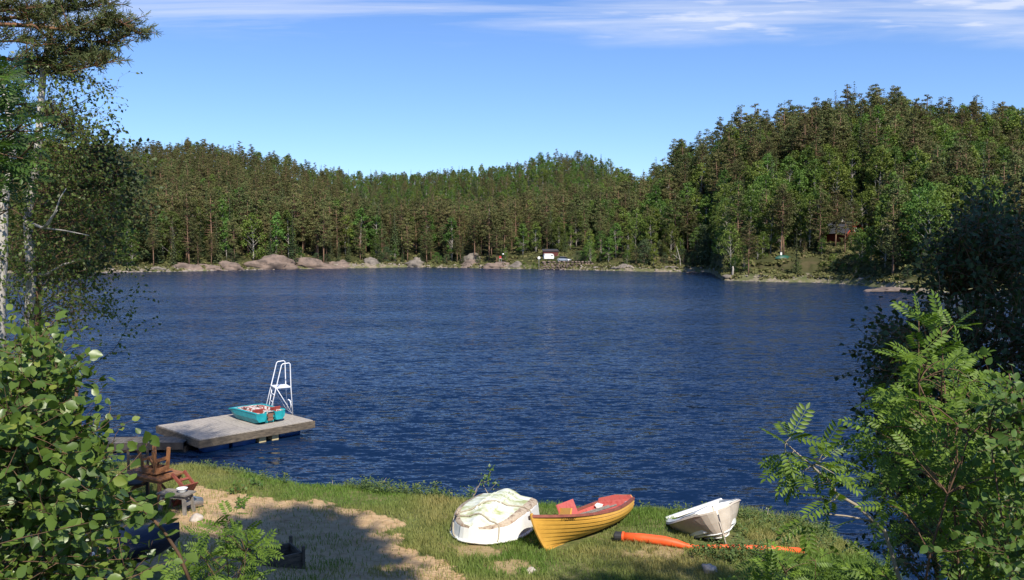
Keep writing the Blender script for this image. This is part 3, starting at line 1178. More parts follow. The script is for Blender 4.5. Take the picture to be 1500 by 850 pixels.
def shore_scrub():
    """heather, bilberry and grass along the far waterline: nobody could count it"""
    rs = np.random.default_rng(41)
    n = 15000
    px = rs.uniform(-40, 1560, n)
    e = 1.2 + 13 * rs.random(n) ** 1.5
    px = np.concatenate([px, rs.uniform(1050, 1320, 9000), rs.uniform(720, 880, 4000)])
    e = np.concatenate([e, rs.uniform(5, 48, 9000), rs.uniform(3, 24, 4000)])
    Y = far_shore(px) + e
    x = (px - 750) / F * Y
    z = height(x, Y)
    gr = fbm(x * 0.2, Y * 0.2, 3)
    keep = (gr > 0.36)
    x, Y, z = x[keep], Y[keep], z[keep]
    n = len(x)
    T = np.stack([x, Y, z + 0.12], -1)
    nr = unit(np.stack([rs.normal(size=n) * 0.6, -0.5 + rs.normal(size=n) * 0.5, np.ones(n)], -1))
    V, Fc = scatter(QV, QF, frames(rs.normal(size=(n, 3)), nr, 0.35 + 0.55 * rs.random(n)), T)
    m = leafmat('shore_scrub', (0.060, 0.062, 0.024), (0.13, 0.135, 0.05), 0.15, 0.8, 0.1, c3=(0.17, 0.13, 0.07), amount3=0.2)
    o = link('shore_scrub', np_mesh('shore_scrub', V, Fc, 4), m)
    tag(o, 'low heather and grass growing along the far waterline', 'scrub', kind='stuff')


shore_scrub()


def shore_stones():
    """small stones along the far waterline: nobody could count them"""
    rs = np.random.default_rng(51)
    base = [rock_mesh(900 + i, 1, .8, .6, .3, 2) for i in range(4)]
    tv = [np.array([v.co[:] for v in m.vertices]) for m in base]
    tf = np.array([list(q.vertices) for q in base[0].polygons])
    VF, n = [], 0
    for k in range(4):
        m_ = 330
        px = rs.uniform(60, 1400, m_)
        px = px[fbm(px * .03, px * 0 + k, 2) > .38]
        m_ = len(px)
        Y = far_shore(px) + rs.uniform(-.3, 3.2, m_)
        x = (px - 750) / F * Y
        z = np.maximum(height(x, Y), 0) - .05
        a = rs.random(m_) * 6.283
        s = rs.uniform(.15, .62, m_) * np.where(px > 1050, .55, 1)
        M = np.zeros((m_, 3, 3))
        M[:, 0, 0], M[:, 0, 1], M[:, 1, 0], M[:, 1, 1], M[:, 2, 2] = np.cos(a) * s * 1.5, -np.sin(a) * s, np.sin(a) * s * 1.5, np.cos(a) * s, s
        V, Fc = scatter(tv[k], tf, M, np.stack([x, Y, z], -1))
        VF.append((V, Fc + n))
        n += len(V)
    o = link('shore_stones', np_mesh('shore_stones', np.concatenate([a for a, b in VF]), np.concatenate([b for a, b in VF]), 3), mat('waterline_stone', (0.30, 0.255, 0.215), (0.15, 0.125, 0.105), 0.9, .5), smooth=True)
    for m in base:
        bpy.data.meshes.remove(m)
    tag(o, 'small pale stones along the far waterline', 'stones', kind='stuff')


shore_stones()
# ------------------------------------------------------------------ cabin, caravan, car and small things on the far shore
M_REDW = mat('red_boards', (0.20, 0.030, 0.022), (0.13, 0.022, 0.017), 0.8, 3, 0.2, stretch=(1, 1, 0.2))
M_ROOF = mat('dark_roofing', (0.055, 0.058, 0.065), (0.035, 0.037, 0.042), 0.8, 3, 0.3)
M_WHITE = mat('white_paint', (0.78, 0.77, 0.73), (0.66, 0.65, 0.61), 0.5, 4, 0.4)
M_GLASS = mat('dark_glass', (0.02, 0.025, 0.03), (0.015, 0.018, 0.02), 0.08, 2, 0.6)
M_BRICK = mat('chimney_plaster', (0.52, 0.48, 0.44), (0.36, 0.33, 0.3), 0.9, 5, 0.2)
M_TYRE = mat('tyre_rubber', (0.03, 0.03, 0.03), (0.02, 0.02, 0.02), 0.8, 8, 0.3)
M_SILVER = mat('silver_car_paint', (0.55, 0.57, 0.60), (0.47, 0.49, 0.52), 0.25, 3, 0.6, metal=0.5, coat=0.5)
M_CLOTHR = mat('red_cloth', (0.42, 0.05, 0.05), (0.3, 0.03, 0.03), 0.8, 8, 0.2)
M_GREENP = mat('green_boat_paint', (0.012, 0.085, 0.055), (0.008, 0.05, 0.034), 0.5, 3, 0.4, bump=0.4)


def cabin():
    Y = 187.0
    px = 1233.5
    s = Y / F
    gz = EYE + (357 - 357) / F * Y - 0.3
    root = thing('cabin', 'dark red wooden cabin with a black roof half hidden by pines above the point', 'cabin', ((px - 750) * s, Y, gz), R(-60))
    # gable end faces local +x/-y ... ridge along local x, gable wall at +x
    W, L, eave, ridge = 5.4, 6.4, 2.7, 4.9
    mb = MB()
    hw, hl = W / 2, L / 2
    v = []
    for sx in (-1, 1):
        v += [(sx * hl, -hw, -2.2), (sx * hl, hw, -2.2), (sx * hl, hw, eave), (sx * hl, 0, ridge), (sx * hl, -hw, eave)]
    mb.add(v, [(0, 1, 2, 3, 4), (9, 8, 7, 6, 5), (0, 4, 9, 5), (1, 6, 7, 2), (0, 5, 6, 1)])
    mb.build('wall', M_REDW, root)
    rf = MB()
    sl = math.hypot(hw + 0.45, (ridge - eave) * (hw + 0.45) / hw)
    ang = math.atan2(ridge - eave, hw)
    for sy in (-1, 1):
        c = np.array([0, sy * (hw + 0.45) / 2, ridge - math.tan(ang) * (hw + 0.45) / 2 + 0.10 + 0.003 * sy])
        rx = np.array([[1, 0, 0], [0, math.cos(-sy * ang), -math.sin(-sy * ang)], [0, math.sin(-sy * ang), math.cos(-sy * ang)]])
        rf.box(c, (L + 0.9, sl, 0.12), rx)
    roof = rf.build('roof', M_ROOF, root)
    ch = MB()
    ch.box((-0.6, 0.2, ridge + 0.45), (0.55, 0.55, 1.3))
    ch.box((-0.6, 0.2, ridge + 1.13), (0.7, 0.7, 0.12))
    ch.build('chimney', M_BRICK, roof)
    bb = MB()
    for sy in (-1, 1):
        bb.bar((hl + 0.47, sy * (hw + 0.45), eave - 0.35), (hl + 0.47, 0, ridge + 0.12), 0.05, 0.22)
    bb.build('barge_board', mat('barge_board_red', (0.42, 0.05, 0.035), (0.33, 0.04, 0.03), 0.7, 3), root)
    for (y, z, w, h) in [(-1.2, 1.3, 1.0, 1.1), (1.2, 1.3, 1.0, 1.1), (0, 3.3, 0.7, 0.7)]:
        f = MB()
        for a in (-1, 1):
            f.box((hl + 0.04, y + a * w / 2, z), (0.08, 0.09, h + 0.09))
            f.box((hl + 0.045, y, z + a * h / 2), (0.09, w - 0.09, 0.09))
        fr = f.build('window', M_WHITE, root)
        g = MB()
        g.box((hl + 0.02, y, z), (0.03, w - 0.09, h - 0.09))
        g.build('pane', M_GLASS, fr)
    d = MB()
    d.box((0.8, -hw - 0.03, 1.0), (0.9, 0.06, 2.0))
    d.build('door', mat('door_red', (0.2, 0.03, 0.02)), root)


cabin()


def caravan():
    Y = 236.0
    x = (803.5 - 750) / F * Y
    z = EYE + (357 - 381) / F * Y
    root = thing('caravan', 'white caravan parked under birches above the stone wall', 'caravan', (x, Y, z), R(8))
    L, W, H = 2.7, 1.9, 1.75
    prof = []
    for a, b in [(-L / 2, .35), (-L / 2 - .05, 1.0), (-L / 2 + .12, H - .1), (-L / 2 + .4, H), (L / 2 - .5, H), (L / 2 - .12, H - .2), (L / 2 + .02, .9), (L / 2 - .08, .35)]:
        prof.append((a, b))
    mb = MB()
    rows = [[(a, -W / 2, b) for a, b in prof], [(a, W / 2, b) for a, b in prof]]
    mb.grid(np.array(rows), close=True)
    n = len(prof)
    mb.add(rows[0], [tuple(range(n))])
    mb.add(rows[1], [tuple(range(n - 1, -1, -1))])
    mb.build('body', M_WHITE, root)
    for wx in (0.78,):
        w = MB()
        w.box((wx, -W / 2 - .015, 1.25), (0.55, 0.03, 0.34))
        w.build('window', mat('tinted_pane', (0.22, 0.24, 0.25), (0.16, 0.18, 0.19), 0.15), root)
    d = MB()
    d.box((0.05, -W / 2 - .012, .95), (0.5, 0.024, 1.15))
    d.build('door', M_WHITE, root)
    w = MB()
    for sy in (-1, 1):
        w.tube([(0.1, sy * (W / 2 - .1) - .08, .3), (0.1, sy * (W / 2 - .1) + .08, .3)], 0.3, 14)
    w.build('wheel', M_TYRE, root)
    t = MB()
    t.bar((L / 2 - .1, 0, .4), (L / 2 + .8, 0, .4), .08, .08)
    t.build('tow_bar', M_TYRE, root)


def car():
    Y = 236.0
    x = (826 - 750) / F * Y
    z = EYE + (357 - 383.5) / F * Y
    root = thing('parked_car', 'silver car parked beside the white caravan above the stone wall', 'car', (x, Y, z), R(-32))
    st = [(-1.9, .55, .35, .62), (-1.75, .85, .3, .74), (-1.0, .92, .28, .78), (0.2, .9, .28, .78), (1.0, .86, .28, .78), (1.85, .74, .3, .72), (2.0, .6, .36, .6)]
    rows = []
    for xx, top, bot, hw in st:
        rows.append([(xx, -hw, bot), (xx, -hw - .03, (top + bot) / 2), (xx, -hw + .06, top), (xx, hw - .06, top), (xx, hw + .03, (top + bot) / 2), (xx, hw, bot)])
    mb = MB()
    mb.grid(np.array(rows), flip=True)
    mb.add(rows[0], [(0, 1, 2, 3, 4, 5)])
    mb.add(rows[-1], [(5, 4, 3, 2, 1, 0)])
    mb.build('body', M_SILVER, root, True)
    cb = MB()
    lo = [(-1.5, .88), (1.15, .86)]
    hi = [(-0.95, 1.38), (0.45, 1.40)]
    rows = [[(a, -.7, b) for a, b in (lo[0], hi[0], hi[1], lo[1])], [(a, .7, b) for a, b in (lo[0], hi[0], hi[1], lo[1])]]
    for r in rows:
        r[1] = (r[1][0], r[1][1] * .82, r[1][2])
        r[2] = (r[2][0], r[2][1] * .82, r[2][2])
    cb.grid(np.array(rows))
    cb.add(rows[0], [(0, 1, 2, 3)])
    cb.add(rows[1], [(3, 2, 1, 0)])
    cb.build('windows', M_GLASS, root)
    rf = MB()
    rf.box((-0.25, 0, 1.405), (1.4, 1.12, .04))
    rf.build('roof', M_SILVER, root)
    for wx in (-1.2, 1.25):
        for sy in (-1, 1):
            w = MB()
            w.tube([(wx, sy * .68, .31), (wx, sy * .84, .31)], 0.31, 14)
            wh = w.build('wheel', M_TYRE, root)
            r = MB()
            r.tube([(wx, sy * .835, .31), (wx, sy * .85, .31)], 0.18, 12)
            r.build('rim', M_SILVER, wh)
    for sy in (-1, 1):
        h = MB()
        h.box((1.93, sy * .5, .62), (.1, .3, .14))
        h.build('headlight', M_WHITE, root)


caravan()
car()


def small_far():
    # reddish shed behind the caravan
    Y = 243.0
    x = (806 - 750) / F * Y
    z = hz(x, Y)
    r = thing('shed', 'low dark red shed behind the white caravan', 'shed', (x, Y, z - .3), R(6))
    mb = MB()
    mb.box((0, 0, .9), (4.2, 2.4, 1.9))
    mb.build('wall', mat('dark_red_boards', (0.12, 0.03, 0.025), (0.07, 0.02, 0.018), 0.9), r)
    rf = MB()
    rf.box((0, 0, 1.95), (4.5, 2.9, .12), np.array([[1, 0, 0], [0, .98, -.2], [0, .2, .98]]))
    rf.build('roof', M_ROOF, r)
    # satellite dish
    Y = 234.0
    x = (789.5 - 750) / F * Y
    z = hz(x, Y)
    c = P(789.5, 378, Y)
    r = thing('satellite_dish', 'round white satellite dish on a post left of the caravan', 'satellite dish', (x, Y, z))
    rows = []
    for q in (0.02, .2, .4):
        rows.append([(q * math.cos(a), 0.5 * q * q - .06, q * math.sin(a)) for a in np.linspace(0, 2 * math.pi, 16, endpoint=False)])
    mb = MB()
    mb.grid(np.array(rows), close=True)
    d = mb.build('dish', M_WHITE, r)
    d.location = (0, 0, c[2] - z)
    mb = MB()
    mb.tube([(0, .1, -.2), (0, .1, c[2] - z)], .05, 6)
    mb.build('post', M_SILVER, r)
    # white globe lamp above the campsite
    Y = 234.0
    c = P(737, 372.5, Y)
    z = hz(c[0], Y)
    r = thing('globe_lamp', 'white globe lamp on a post above the red and white camping chair', 'lamp', (c[0], Y, z))
    rows = []
    for t in np.linspace(0.05, math.pi - .05, 9):
        rows.append([(.25 * math.sin(t) * math.cos(a), .25 * math.sin(t) * math.sin(a), .25 * math.cos(t)) for a in np.linspace(0, 2 * math.pi, 12, endpoint=False)])
    mb = MB()
    mb.grid(np.array(rows), close=True)
    g = mb.build('globe', M_WHITE, r, True)
    g.location = (0, 0, c[2] - z)
    mb = MB()
    mb.tube([(0, 0, -.2), (0, 0, max(c[2] - z - .22, .1))], .05, 6)
    mb.build('post', M_TYRE, r)
    # camping chair with towels
    Y = 231.5
    c = P(733, 381, Y)
    r = thing('camping_chair', 'red and white camping chair on the rocks below the globe lamp', 'chair', (c[0], Y, c[2]), R(12))
    mb = MB()
    mb.box((0, 0, .42), (.62, .5, .05))
    mb.build('seat', M_WHITE, r)
    mb = MB()
    mb.box((0, .27, .75), (.62, .06, .62))
    mb.build('backrest', M_CLOTHR, r)
    for sx in (-1, 1):
        for sy in (-1, 1):
            mb = MB()
            mb.tube([(sx * .28, sy * .22, -.4), (sx * .28, sy * .22, .42)], .025, 5)
            mb.build('leg', M_SILVER, r)
        mb = MB()
        mb.box((sx * .33, 0, .62), (.06, .5, .04))
        mb.build('armrest', M_CLOTHR, r)
    # upturned green boat on the point
    Y = 168.0
    c = P(1147, 398, Y)
    z = hz(c[0], Y)
    rows = []
    for t in np.linspace(-1, 1, 11):
        b = .62 * (1 - abs(t) ** 2.4) + .03
        rows.append([(1.7 * t, b * math.cos(a), .72 * math.sin(a) * (1 - .55 * abs(t) ** 2.2)) for a in np.linspace(0, math.pi, 9)])
    mb = MB()
    mb.grid(np.array(rows))
    o = mb.build('upturned_rowboat', M_GREENP, None, True)
    o.location = (c[0], Y, z - .05)
    o.rotation_euler = (0, 0, R(12))
    tag(o, 'green upturned rowing boat under the pines left of the cabin', 'boat')
    # nest box
    Y = 168.2
    c = P(1144, 371.5, Y)
    r = thing('nest_box', 'white nest box hanging on a pine trunk above the green upturned boat', 'nest box', (c[0], Y, c[2]))
    mb = MB()
    mb.box((0, 0, 0), (.34, .3, .62))
    bx = mb.build('box', M_WHITE, r)
    mb = MB()
    mb.box((0, -.04, .36), (.42, .42, .05))
    mb.build('roof', M_ROOF, r)
    # pale stump
    a = P(1073, 402, 163)
    z = max(hz(a[0], 163), .3)
    mb = MB()
    mb.tube([(0, 0, -.3), (.04, 0, .6), (.1, 0, 1.2), (.05, 0, 1.75)], [.26, .2, .17, .1], 8)
    o = mb.build('tree_stump', M_DEAD, None, True)
    o.location = (a[0], 163, z)
    tag(o, 'tall pale broken stump at the tip of the point', 'stump')
    # leaning pale trunk at the landing stones
    mb = MB()
    a, b = P(997, 394, 215), P(991, 361, 217)
    mb.tube([a - [0, 0, .5], a * .6 + b * .4 + [.3, 0, 0], b], [.13, .1, .05], 6)
    mb.tube([a * .6 + b * .4 + [.3, 0, 0], P(985, 372, 216)], [.07, .03], 5)
    o = mb.build('leaning_trunk', M_BBARK, None, True)
    tag(o, 'thin bare pale trunk leaning over the landing stones', 'trunk')


small_far()
# ------------------------------------------------------------------ boats and things on the bank
M_YELLOW = mat('yellow_boat_paint', (0.60, 0.335, 0.058), (0.49, 0.262, 0.044), 0.42, 3.5, 0.45, bump=0.12, bscale=14, lo=0.3, hi=0.7)
M_GUN = mat('gunwale_red_brown', (0.27, 0.085, 0.055), (0.17, 0.05, 0.035), 0.6, 7, 0.35)
M_RED = mat('faded_red_paint', (0.52, 0.095, 0.075), (0.38, 0.055, 0.045), 0.6, 6, 0.3, c3=(0.48, 0.12, 0.10))
M_GEL = mat('white_gelcoat', (0.80, 0.80, 0.76), (0.68, 0.68, 0.63), 0.35, 2.4, 0.5, lo=0.25, hi=0.6)
M_ALGAE = mat('algae_stained_gelcoat', (0.68, 0.70, 0.62), (0.33, 0.36, 0.16), 0.6, 3.2, 0.3, lo=0.38, hi=0.62, c3=(0.58, 0.60, 0.47), stretch=(1.2, 0.8, 1))
M_DIRTB = mat('dried_mud_stain', (0.28, 0.19, 0.13), (0.16, 0.105, 0.075), 0.9, 5, 0.1, c3=(0.44, 0.37, 0.28))
M_ROPE = mat('grey_rope', (0.42, 0.37, 0.28), (0.28, 0.24, 0.18), 0.9, 20, 0.1)
M_BEIGE = mat('shade_toned_white_hull', (0.54, 0.475, 0.39), (0.38, 0.315, 0.25), 0.5, 2.0, 0.4, lo=0.3, hi=0.62)  # white hull; the tan of its shaded side is put into the colour
M_ORANGE = mat('orange_plastic', (0.80, 0.115, 0.025), (0.68, 0.085, 0.02), 0.5, 5, 0.4)
M_BLACK = mat('black_plastic', (0.03, 0.03, 0.032), (0.02, 0.02, 0.02), 0.5, 5, 0.4)
M_TURQ = mat('turquoise_plastic', (0.015, 0.33, 0.36), (0.012, 0.22, 0.25), 0.45, 4, 0.4)
M_DECK = mat('grey_weathered_planks', (0.40, 0.36, 0.31), (0.26, 0.23, 0.20), 0.85, 4, 0.2, bump=0.3, stretch=(8, 1, 1))
M_FASCIA = mat('brown_grey_fascia', (0.155, 0.125, 0.092), (0.06, 0.05, 0.04), 0.85, 5, 0.2, bump=0.4, stretch=(1, 1, 4))
M_DARKWOOD = mat('dark_wet_wood', (0.065, 0.055, 0.047), (0.035, 0.03, 0.027), 0.7, 5, 0.3)
M_BLUE = mat('blue_barrel', (0.02, 0.09, 0.28), (0.015, 0.06, 0.19), 0.4, 4, 0.4)
M_FOAMY = mat('yellowed_foam', (0.50, 0.42, 0.24), (0.36, 0.29, 0.16), 0.9, 8, 0.1)
M_WOODB = mat('brown_stained_wood', (0.30, 0.135, 0.055), (0.17, 0.075, 0.032), 0.6, 6, 0.35, stretch=(1, 6, 1), bump=0.2)
M_WOODR = mat('red_brown_stained_wood', (0.27, 0.075, 0.045), (0.165, 0.045, 0.03), 0.6, 6, 0.35)
M_GREYW = mat('grey_bare_wood', (0.26, 0.235, 0.20), (0.15, 0.135, 0.115), 0.85, 6, 0.2, stretch=(6, 1, 1))
M_STEEL = mat('white_painted_steel', (0.74, 0.76, 0.80), (0.62, 0.64, 0.68), 0.4, 6, 0.5)
M_TARP = mat('dark_blue_tarpaulin', (0.020, 0.026, 0.050), (0.012, 0.016, 0.030), 0.55, 3, 0.4, bump=0.6, bscale=5)
M_STONE = mat('pale_shore_stone', (0.46, 0.41, 0.35), (0.30, 0.26, 0.22), 0.9, 5, 0.2, bump=0.4)
M_INK = mat('dark_brown_lettering', (0.05, 0.025, 0.012), (0.05, 0.025, 0.012), 0.6)
M_RUST = mat('red_and_white_flaking_paint', (0.62, 0.60, 0.55), (0.27, 0.05, 0.035), 0.8, 9, 0.2, lo=0.47, hi=0.55)
M_REDDARK = mat('dull_red_plastic', (0.30, 0.055, 0.04), (0.2, 0.035, 0.03), 0.6, 6)


def ry(a):
    c, s = math.cos(a), math.sin(a)
    return np.array([[c, 0, s], [0, 1, 0], [-s, 0, c]])


def rx(a):
    c, s = math.cos(a), math.sin(a)
    return np.array([[1, 0, 0], [0, c, -s], [0, s, c]])


def rzm(a):
    c, s = math.cos(a), math.sin(a)
    return np.array([[c, -s, 0], [s, c, 0], [0, 0, 1]])


# ---- yellow clinker rowing boat: x to the bow, y to port
def yellow_boat():
    L = 3.75
    foot = G(801, 806, 0.66)
    h = unit(np.array([-0.54, -0.84, 0]))
    # stern further down the bank: pitch the boat along the ground
    rot = Matrix(((h[0], -h[1], 0), (h[1], h[0], 0), (0, 0, 1))).to_4x4() @ Matrix.Rotation(R(-5.2), 4, 'Y') @ Matrix.Rotation(R(14.0), 4, 'X')
    org = Vector(foot) - rot @ Vector((L - 0.36, 0, 0.0))
    root = thing('rowing_boat', 'yellow clinker rowing boat with red inside and brown gunwale on the grass', 'boat', org, rot=rot.to_euler())

    def beam(t):
        return np.where(t < 0.45, 0.67 - 0.20 * ((0.45 - t) / 0.45) ** 2, 0.67 * np.maximum(1 - np.maximum((t - 0.45) / 0.55, 0) ** 2.7, 0) ** 0.92)

    def sheer(t):
        return 0.43 + 0.33 * np.maximum((t - 0.30) / 0.70, 0) ** 1.9 + 0.05 * np.maximum((0.35 - t) / 0.35, 0) ** 1.6

    def keel(t):
        return 0.0 + 0.07 * np.maximum((0.2 - t) / 0.2, 0) ** 1.5

    def surf(t, v, off=0.0):
        b, s, k = beam(t), sheer(t), keel(t)
        fwd = smoothstep(0.45, 1.0, t)
        y = b * (np.sin(np.minimum(v * 1.12, 1) * math.pi / 2) ** 0.9 * (1 - fwd) + fwd * (0.30 * v + 0.70 * v ** 1.5) ** 0.95 * 1.0)
        z = k + (s - k) * (v ** (1.55 - 0.55 * fwd))
        rake = 0.36 * (1 - (1 - v) ** 1.7)
        x = t * (L - 0.36) + rake * smoothstep(0.30, 1.0, t)
        x = x - 0.12 * (1 - t) ** 6 * (v - 0.3)
        return np.stack([x, y + off * (0.75 + 0 * t), z - off * 0.5], -1)
    T = np.linspace(0, 1, 33)
    nst = 8
    hull = MB()
    for side in (1, -1):
        fl = np.array([1, side, 1])
        for k in range(nst):
            v0, v1 = k / nst, (k + 1) / nst
            fade = (1 - T ** 10)
            lo = np.stack([surf(t, v0, 0.024 * f if k else 0) for t, f in zip(T, fade)])
            md = np.stack([surf(t, (v0 + v1) / 2, 0.014 * f) for t, f in zip(T, fade)])
            hi = np.stack([surf(t, v1, 0.0) for t in T])
            if k:   # the lap of the strake
                lip = np.stack([surf(t, v0, -0.003) for t in T])
                hull.grid(np.stack([lip * fl, lo * fl]), flip=side > 0)
            hull.grid(np.stack([lo * fl, md * fl, hi * fl]), flip=side > 0)
    hull.build('hull', M_YELLOW, root)
    # inside skin
    inn = MB()
    for side in (1, -1):
        fl = np.array([1, side, 1])
        rows = [np.stack([surf(min(t, 0.975), v, -0.045) + [0, 0, 0.015 if v < .5 else 0.0] for t in T]) for v in np.linspace(0.03, 1.0, 20)]
        rows = [np.stack([r[:, 0], np.maximum(r[:, 1], 0.0), r[:, 2]], -1) * fl for r in rows]
        inn.grid(np.array(rows), flip=side < 0)
    inn.build('inner_hull', M_RED, root)
    # gunwale rails
    for side in (1, -1):
        g = MB()
        pts = np.stack([surf(t, 1.0) for t in T]) * [1, side, 1]
        inner, outer = [], []
        for i, t in enumerate(T):
            nx = np.gradient(pts, axis=0)[i]
            n = unit(np.array([-nx[1], nx[0], 0])) * (1 if side > 0 else -1)
            outer.append(pts[i] + n * 0.028)
            inner.append(pts[i] - n * 0.045)
        inner, outer = np.array(inner), np.array(outer)
        up, dn = np.array([0, 0, 0.022]), np.array([0, 0, -0.032])
        g.grid(np.stack([inner + up, outer + up, outer + dn, inner + dn], 1), flip=side > 0, close=True)
        g.build('gunwale', M_GUN, root)
    # stem and keel
    st = MB()
    vs_ = np.linspace(0, 1, 12)
    pts = np.stack([surf(1.0, v) for v in vs_])
    pts = np.concatenate([[surf(0.04, 0)[:] - [0, 0, .02]], [surf(t, 0) - [0, 0, 0.02] for t in (0.3, 0.6, 0.85, 0.96)], pts + [0.012, 0, 0], [pts[-1] + [0.02, 0, 0.05]]])
    rows = []
    tang = unit(np.gradient(pts, axis=0))
    for p, tg in zip(pts, tang):
        up = np.array([-tg[2], 0, tg[0]])
        rows.append([p + [0, -.022, 0] + up * .03, p + [0, .022, 0] + up * .03, p + [0, .016, 0] - up * .03, p + [0, -.016, 0] - up * .03])
    st.grid(np.array(rows), close=True)
    st.add(rows[-1], [(0, 1, 2, 3)])
    st.build('stem', M_YELLOW, root)
    # transom: yellow outside, red inside
    v = np.linspace(0, 1, 9)
    e = np.stack([surf(0.0, q) for q in v])
    top = e[-1] + [0, 0, 0.05]
    loop = np.concatenate([e, [[top[0], top[1] * 0.9, top[2] + 0.03], [top[0], 0, top[2] + 0.07], [top[0], -top[1] * 0.9, top[2] + 0.03]], (e * [1, -1, 1])[::-1][:-1]])
    for nm, dx, m_ in (('transom', 0.0, M_YELLOW), ('transom_inside', 0.035, M_RED)):
        tr = MB()
        tr.add(loop + [dx, 0, 0], [tuple(range(len(loop)))])
        k = len(loop)
        tr.add(np.concatenate([loop + [dx, 0, 0], loop + [dx + 0.028, 0, 0]]), [(i, (i + 1) % k, (i + 1) % k + k, i + k) for i in range(k)])
        tr.add(loop + [dx + 0.028, 0, 0], [tuple(range(k - 1, -1, -1))])
        tr.build(nm, m_, root)
    # white knee in the stern quarter
    kn = MB()
    for side in (-1, 1):
        p = surf(0.02, 1.0) * [1, side, 1]
        a = [p[0] + .08, p[1] - side * .05, p[2] - .01]
        kn.add([a, [a[0], a[1] - side * .16, a[2] - .05], [a[0] + .17, a[1] - side * .01, a[2] - .03], [a[0] + .02, a[1] - side * .03, a[2] - .22]], [(0, 1, 2), (0, 3, 1), (0, 2, 3), (1, 3, 2)])
    kn.build('stern_knee', M_GEL, root)
    # thwarts
    for t in (0.30, 0.56, 0.80):
        b = min(float(surf(min(t + .035, 1), .55)[1]), float(surf(t, .55)[1])) - .05
        th = MB()
        th.box((float(surf(t, .6)[0]), 0, float(sheer(np.array(t))) - 0.17), (0.22, b * 2, 0.035))
        th.build('thwart', M_RED, root)
    sb = MB()
    sb.box((0.30, 0, 0.28), (0.46, 0.70, 0.035))
    sb.build('stern_seat', M_RED, root)
    # raised seat back standing in the middle of the boat, yellow towards the bow and red towards the stern
    a = MB()
    c = np.array([1.62, -0.38, 0.52])
    M_ = rzm(R(4)) @ rx(R(14))
    a.box(c, (0.85, 0.035, 0.44), M_)
    a.build('side_board', M_RED, root)
    a = MB()
    a.box((2.12, -0.20, 0.48), (0.04, 0.44, 0.36), rzm(R(-24)) @ ry(R(-22)))
    a.build('front_board', M_YELLOW, root)
    # registration on the port bow
    cu = bpy.data.curves.new('registration_number', 'FONT')
    cu.body = 'T-25887'
    cu.size = 0.10
    cu.extrude = 0.002
    cu.materials.append(M_INK)
    tx = bpy.data.objects.new('registration_number', cu)
    COL.objects.link(tx)
    tx.parent = root
    t0, t1 = 0.885, 0.74
    bpy.context.view_layer.update()
    tm = bpy.data.meshes.new_from_object(tx.evaluated_get(bpy.context.evaluated_depsgraph_get()))
    bpy.data.objects.remove(tx)
    bpy.data.curves.remove(cu)
    tm.name = 'registration_number'
    if not tm.materials:
        tm.materials.append(M_INK)
    for v in tm.vertices:               # laid on the curve of the top strake
        t = 0.865 - v.co.x / (L - .2)
        dz = float(surf(t, 1.0)[2] - surf(t, 0.875)[2]) / 0.125
        vv = 0.878 + v.co.y / max(dz, .2) * .92
        q = surf(t, vv, 0.020)
        v.co = (q[0], q[1] + .008 + max(v.co.z, 0), q[2])
    tx = bpy.data.objects.new('registration_number', tm)
    COL.objects.link(tx)
    tx.parent = root
    # oars and a plank lying across the thwarts: things of their own
    MW = rot.copy()
    MW.translation = org

    def w(p):
        return np.array(MW @ Vector(p))
    for i, (a, b, lab) in enumerate([((2.75, 0.20, .47), (0.55, 0.30, .43), 'grey wooden oar lying in the yellow boat nearest its number side'),
                                     ((2.55, 0.04, .48), (0.5, 0.08, .42), 'grey wooden oar lying in the yellow boat along its middle')]):
        a, b = w(a), w(b)
        d = unit(b - a)
        r = thing('oar', lab, 'oar', (a + b) / 2)
        o = (a + b) / 2
        mb = MB()
        mb.tube([a - o, b - o], [.02, .024], 8)
        mb.build('shaft', M_GREYW, r)
        mb = MB()
        mb.bar(a - o - d * .5, a - o + d * .05, .14, .022)
        mb.build('blade', M_GREYW, r)


yellow_boat()


# ---- overturned white dinghy, built upside down: x to the bow, z up (the bottom of the hull)
def trihull(T, L, W, D, vee, round_, hullz=0.0):
    """rows of (x, y, z) from gunwale over the bottom to the other gunwale, right way up: z=D at the gunwale"""
    rows = []
    for t in T:
        f = smoothstep(0.45, 1.0, t)
        b = W / 2 * (0.93 + 0.07 * math.sin(math.pi * min(t * 1.3, 1))) * (1 - 0.62 * max((t - 0.62) / 0.38, 0) ** round_)
        x = L * t
        ch = D * (0.34 + 0.22 * f)
        ri = 0.45 * D * f ** 1.3
        half = [(1.0, D), (1.03, D * .94), (0.985, D * .92), (0.93, ch + (D - ch) * .45), (0.90, ch), (0.84, D * .16 + ri * .9), (0.68, D * .14 + ri), (0.56, D * .20 + ri * 1.05), (0.42, D * .22 + ri), (0.20, D * .12 + vee * .0 + ri * .75), (0.05, 0.02 + ri * .5 - vee), (0.0, ri * .5 - vee)]
        r = [(x, -b * a, z) for a, z in half] + [(x, b * a, z) for a, z in half[::-1][1:]]
        rows.append(r)
    return np.array(rows)


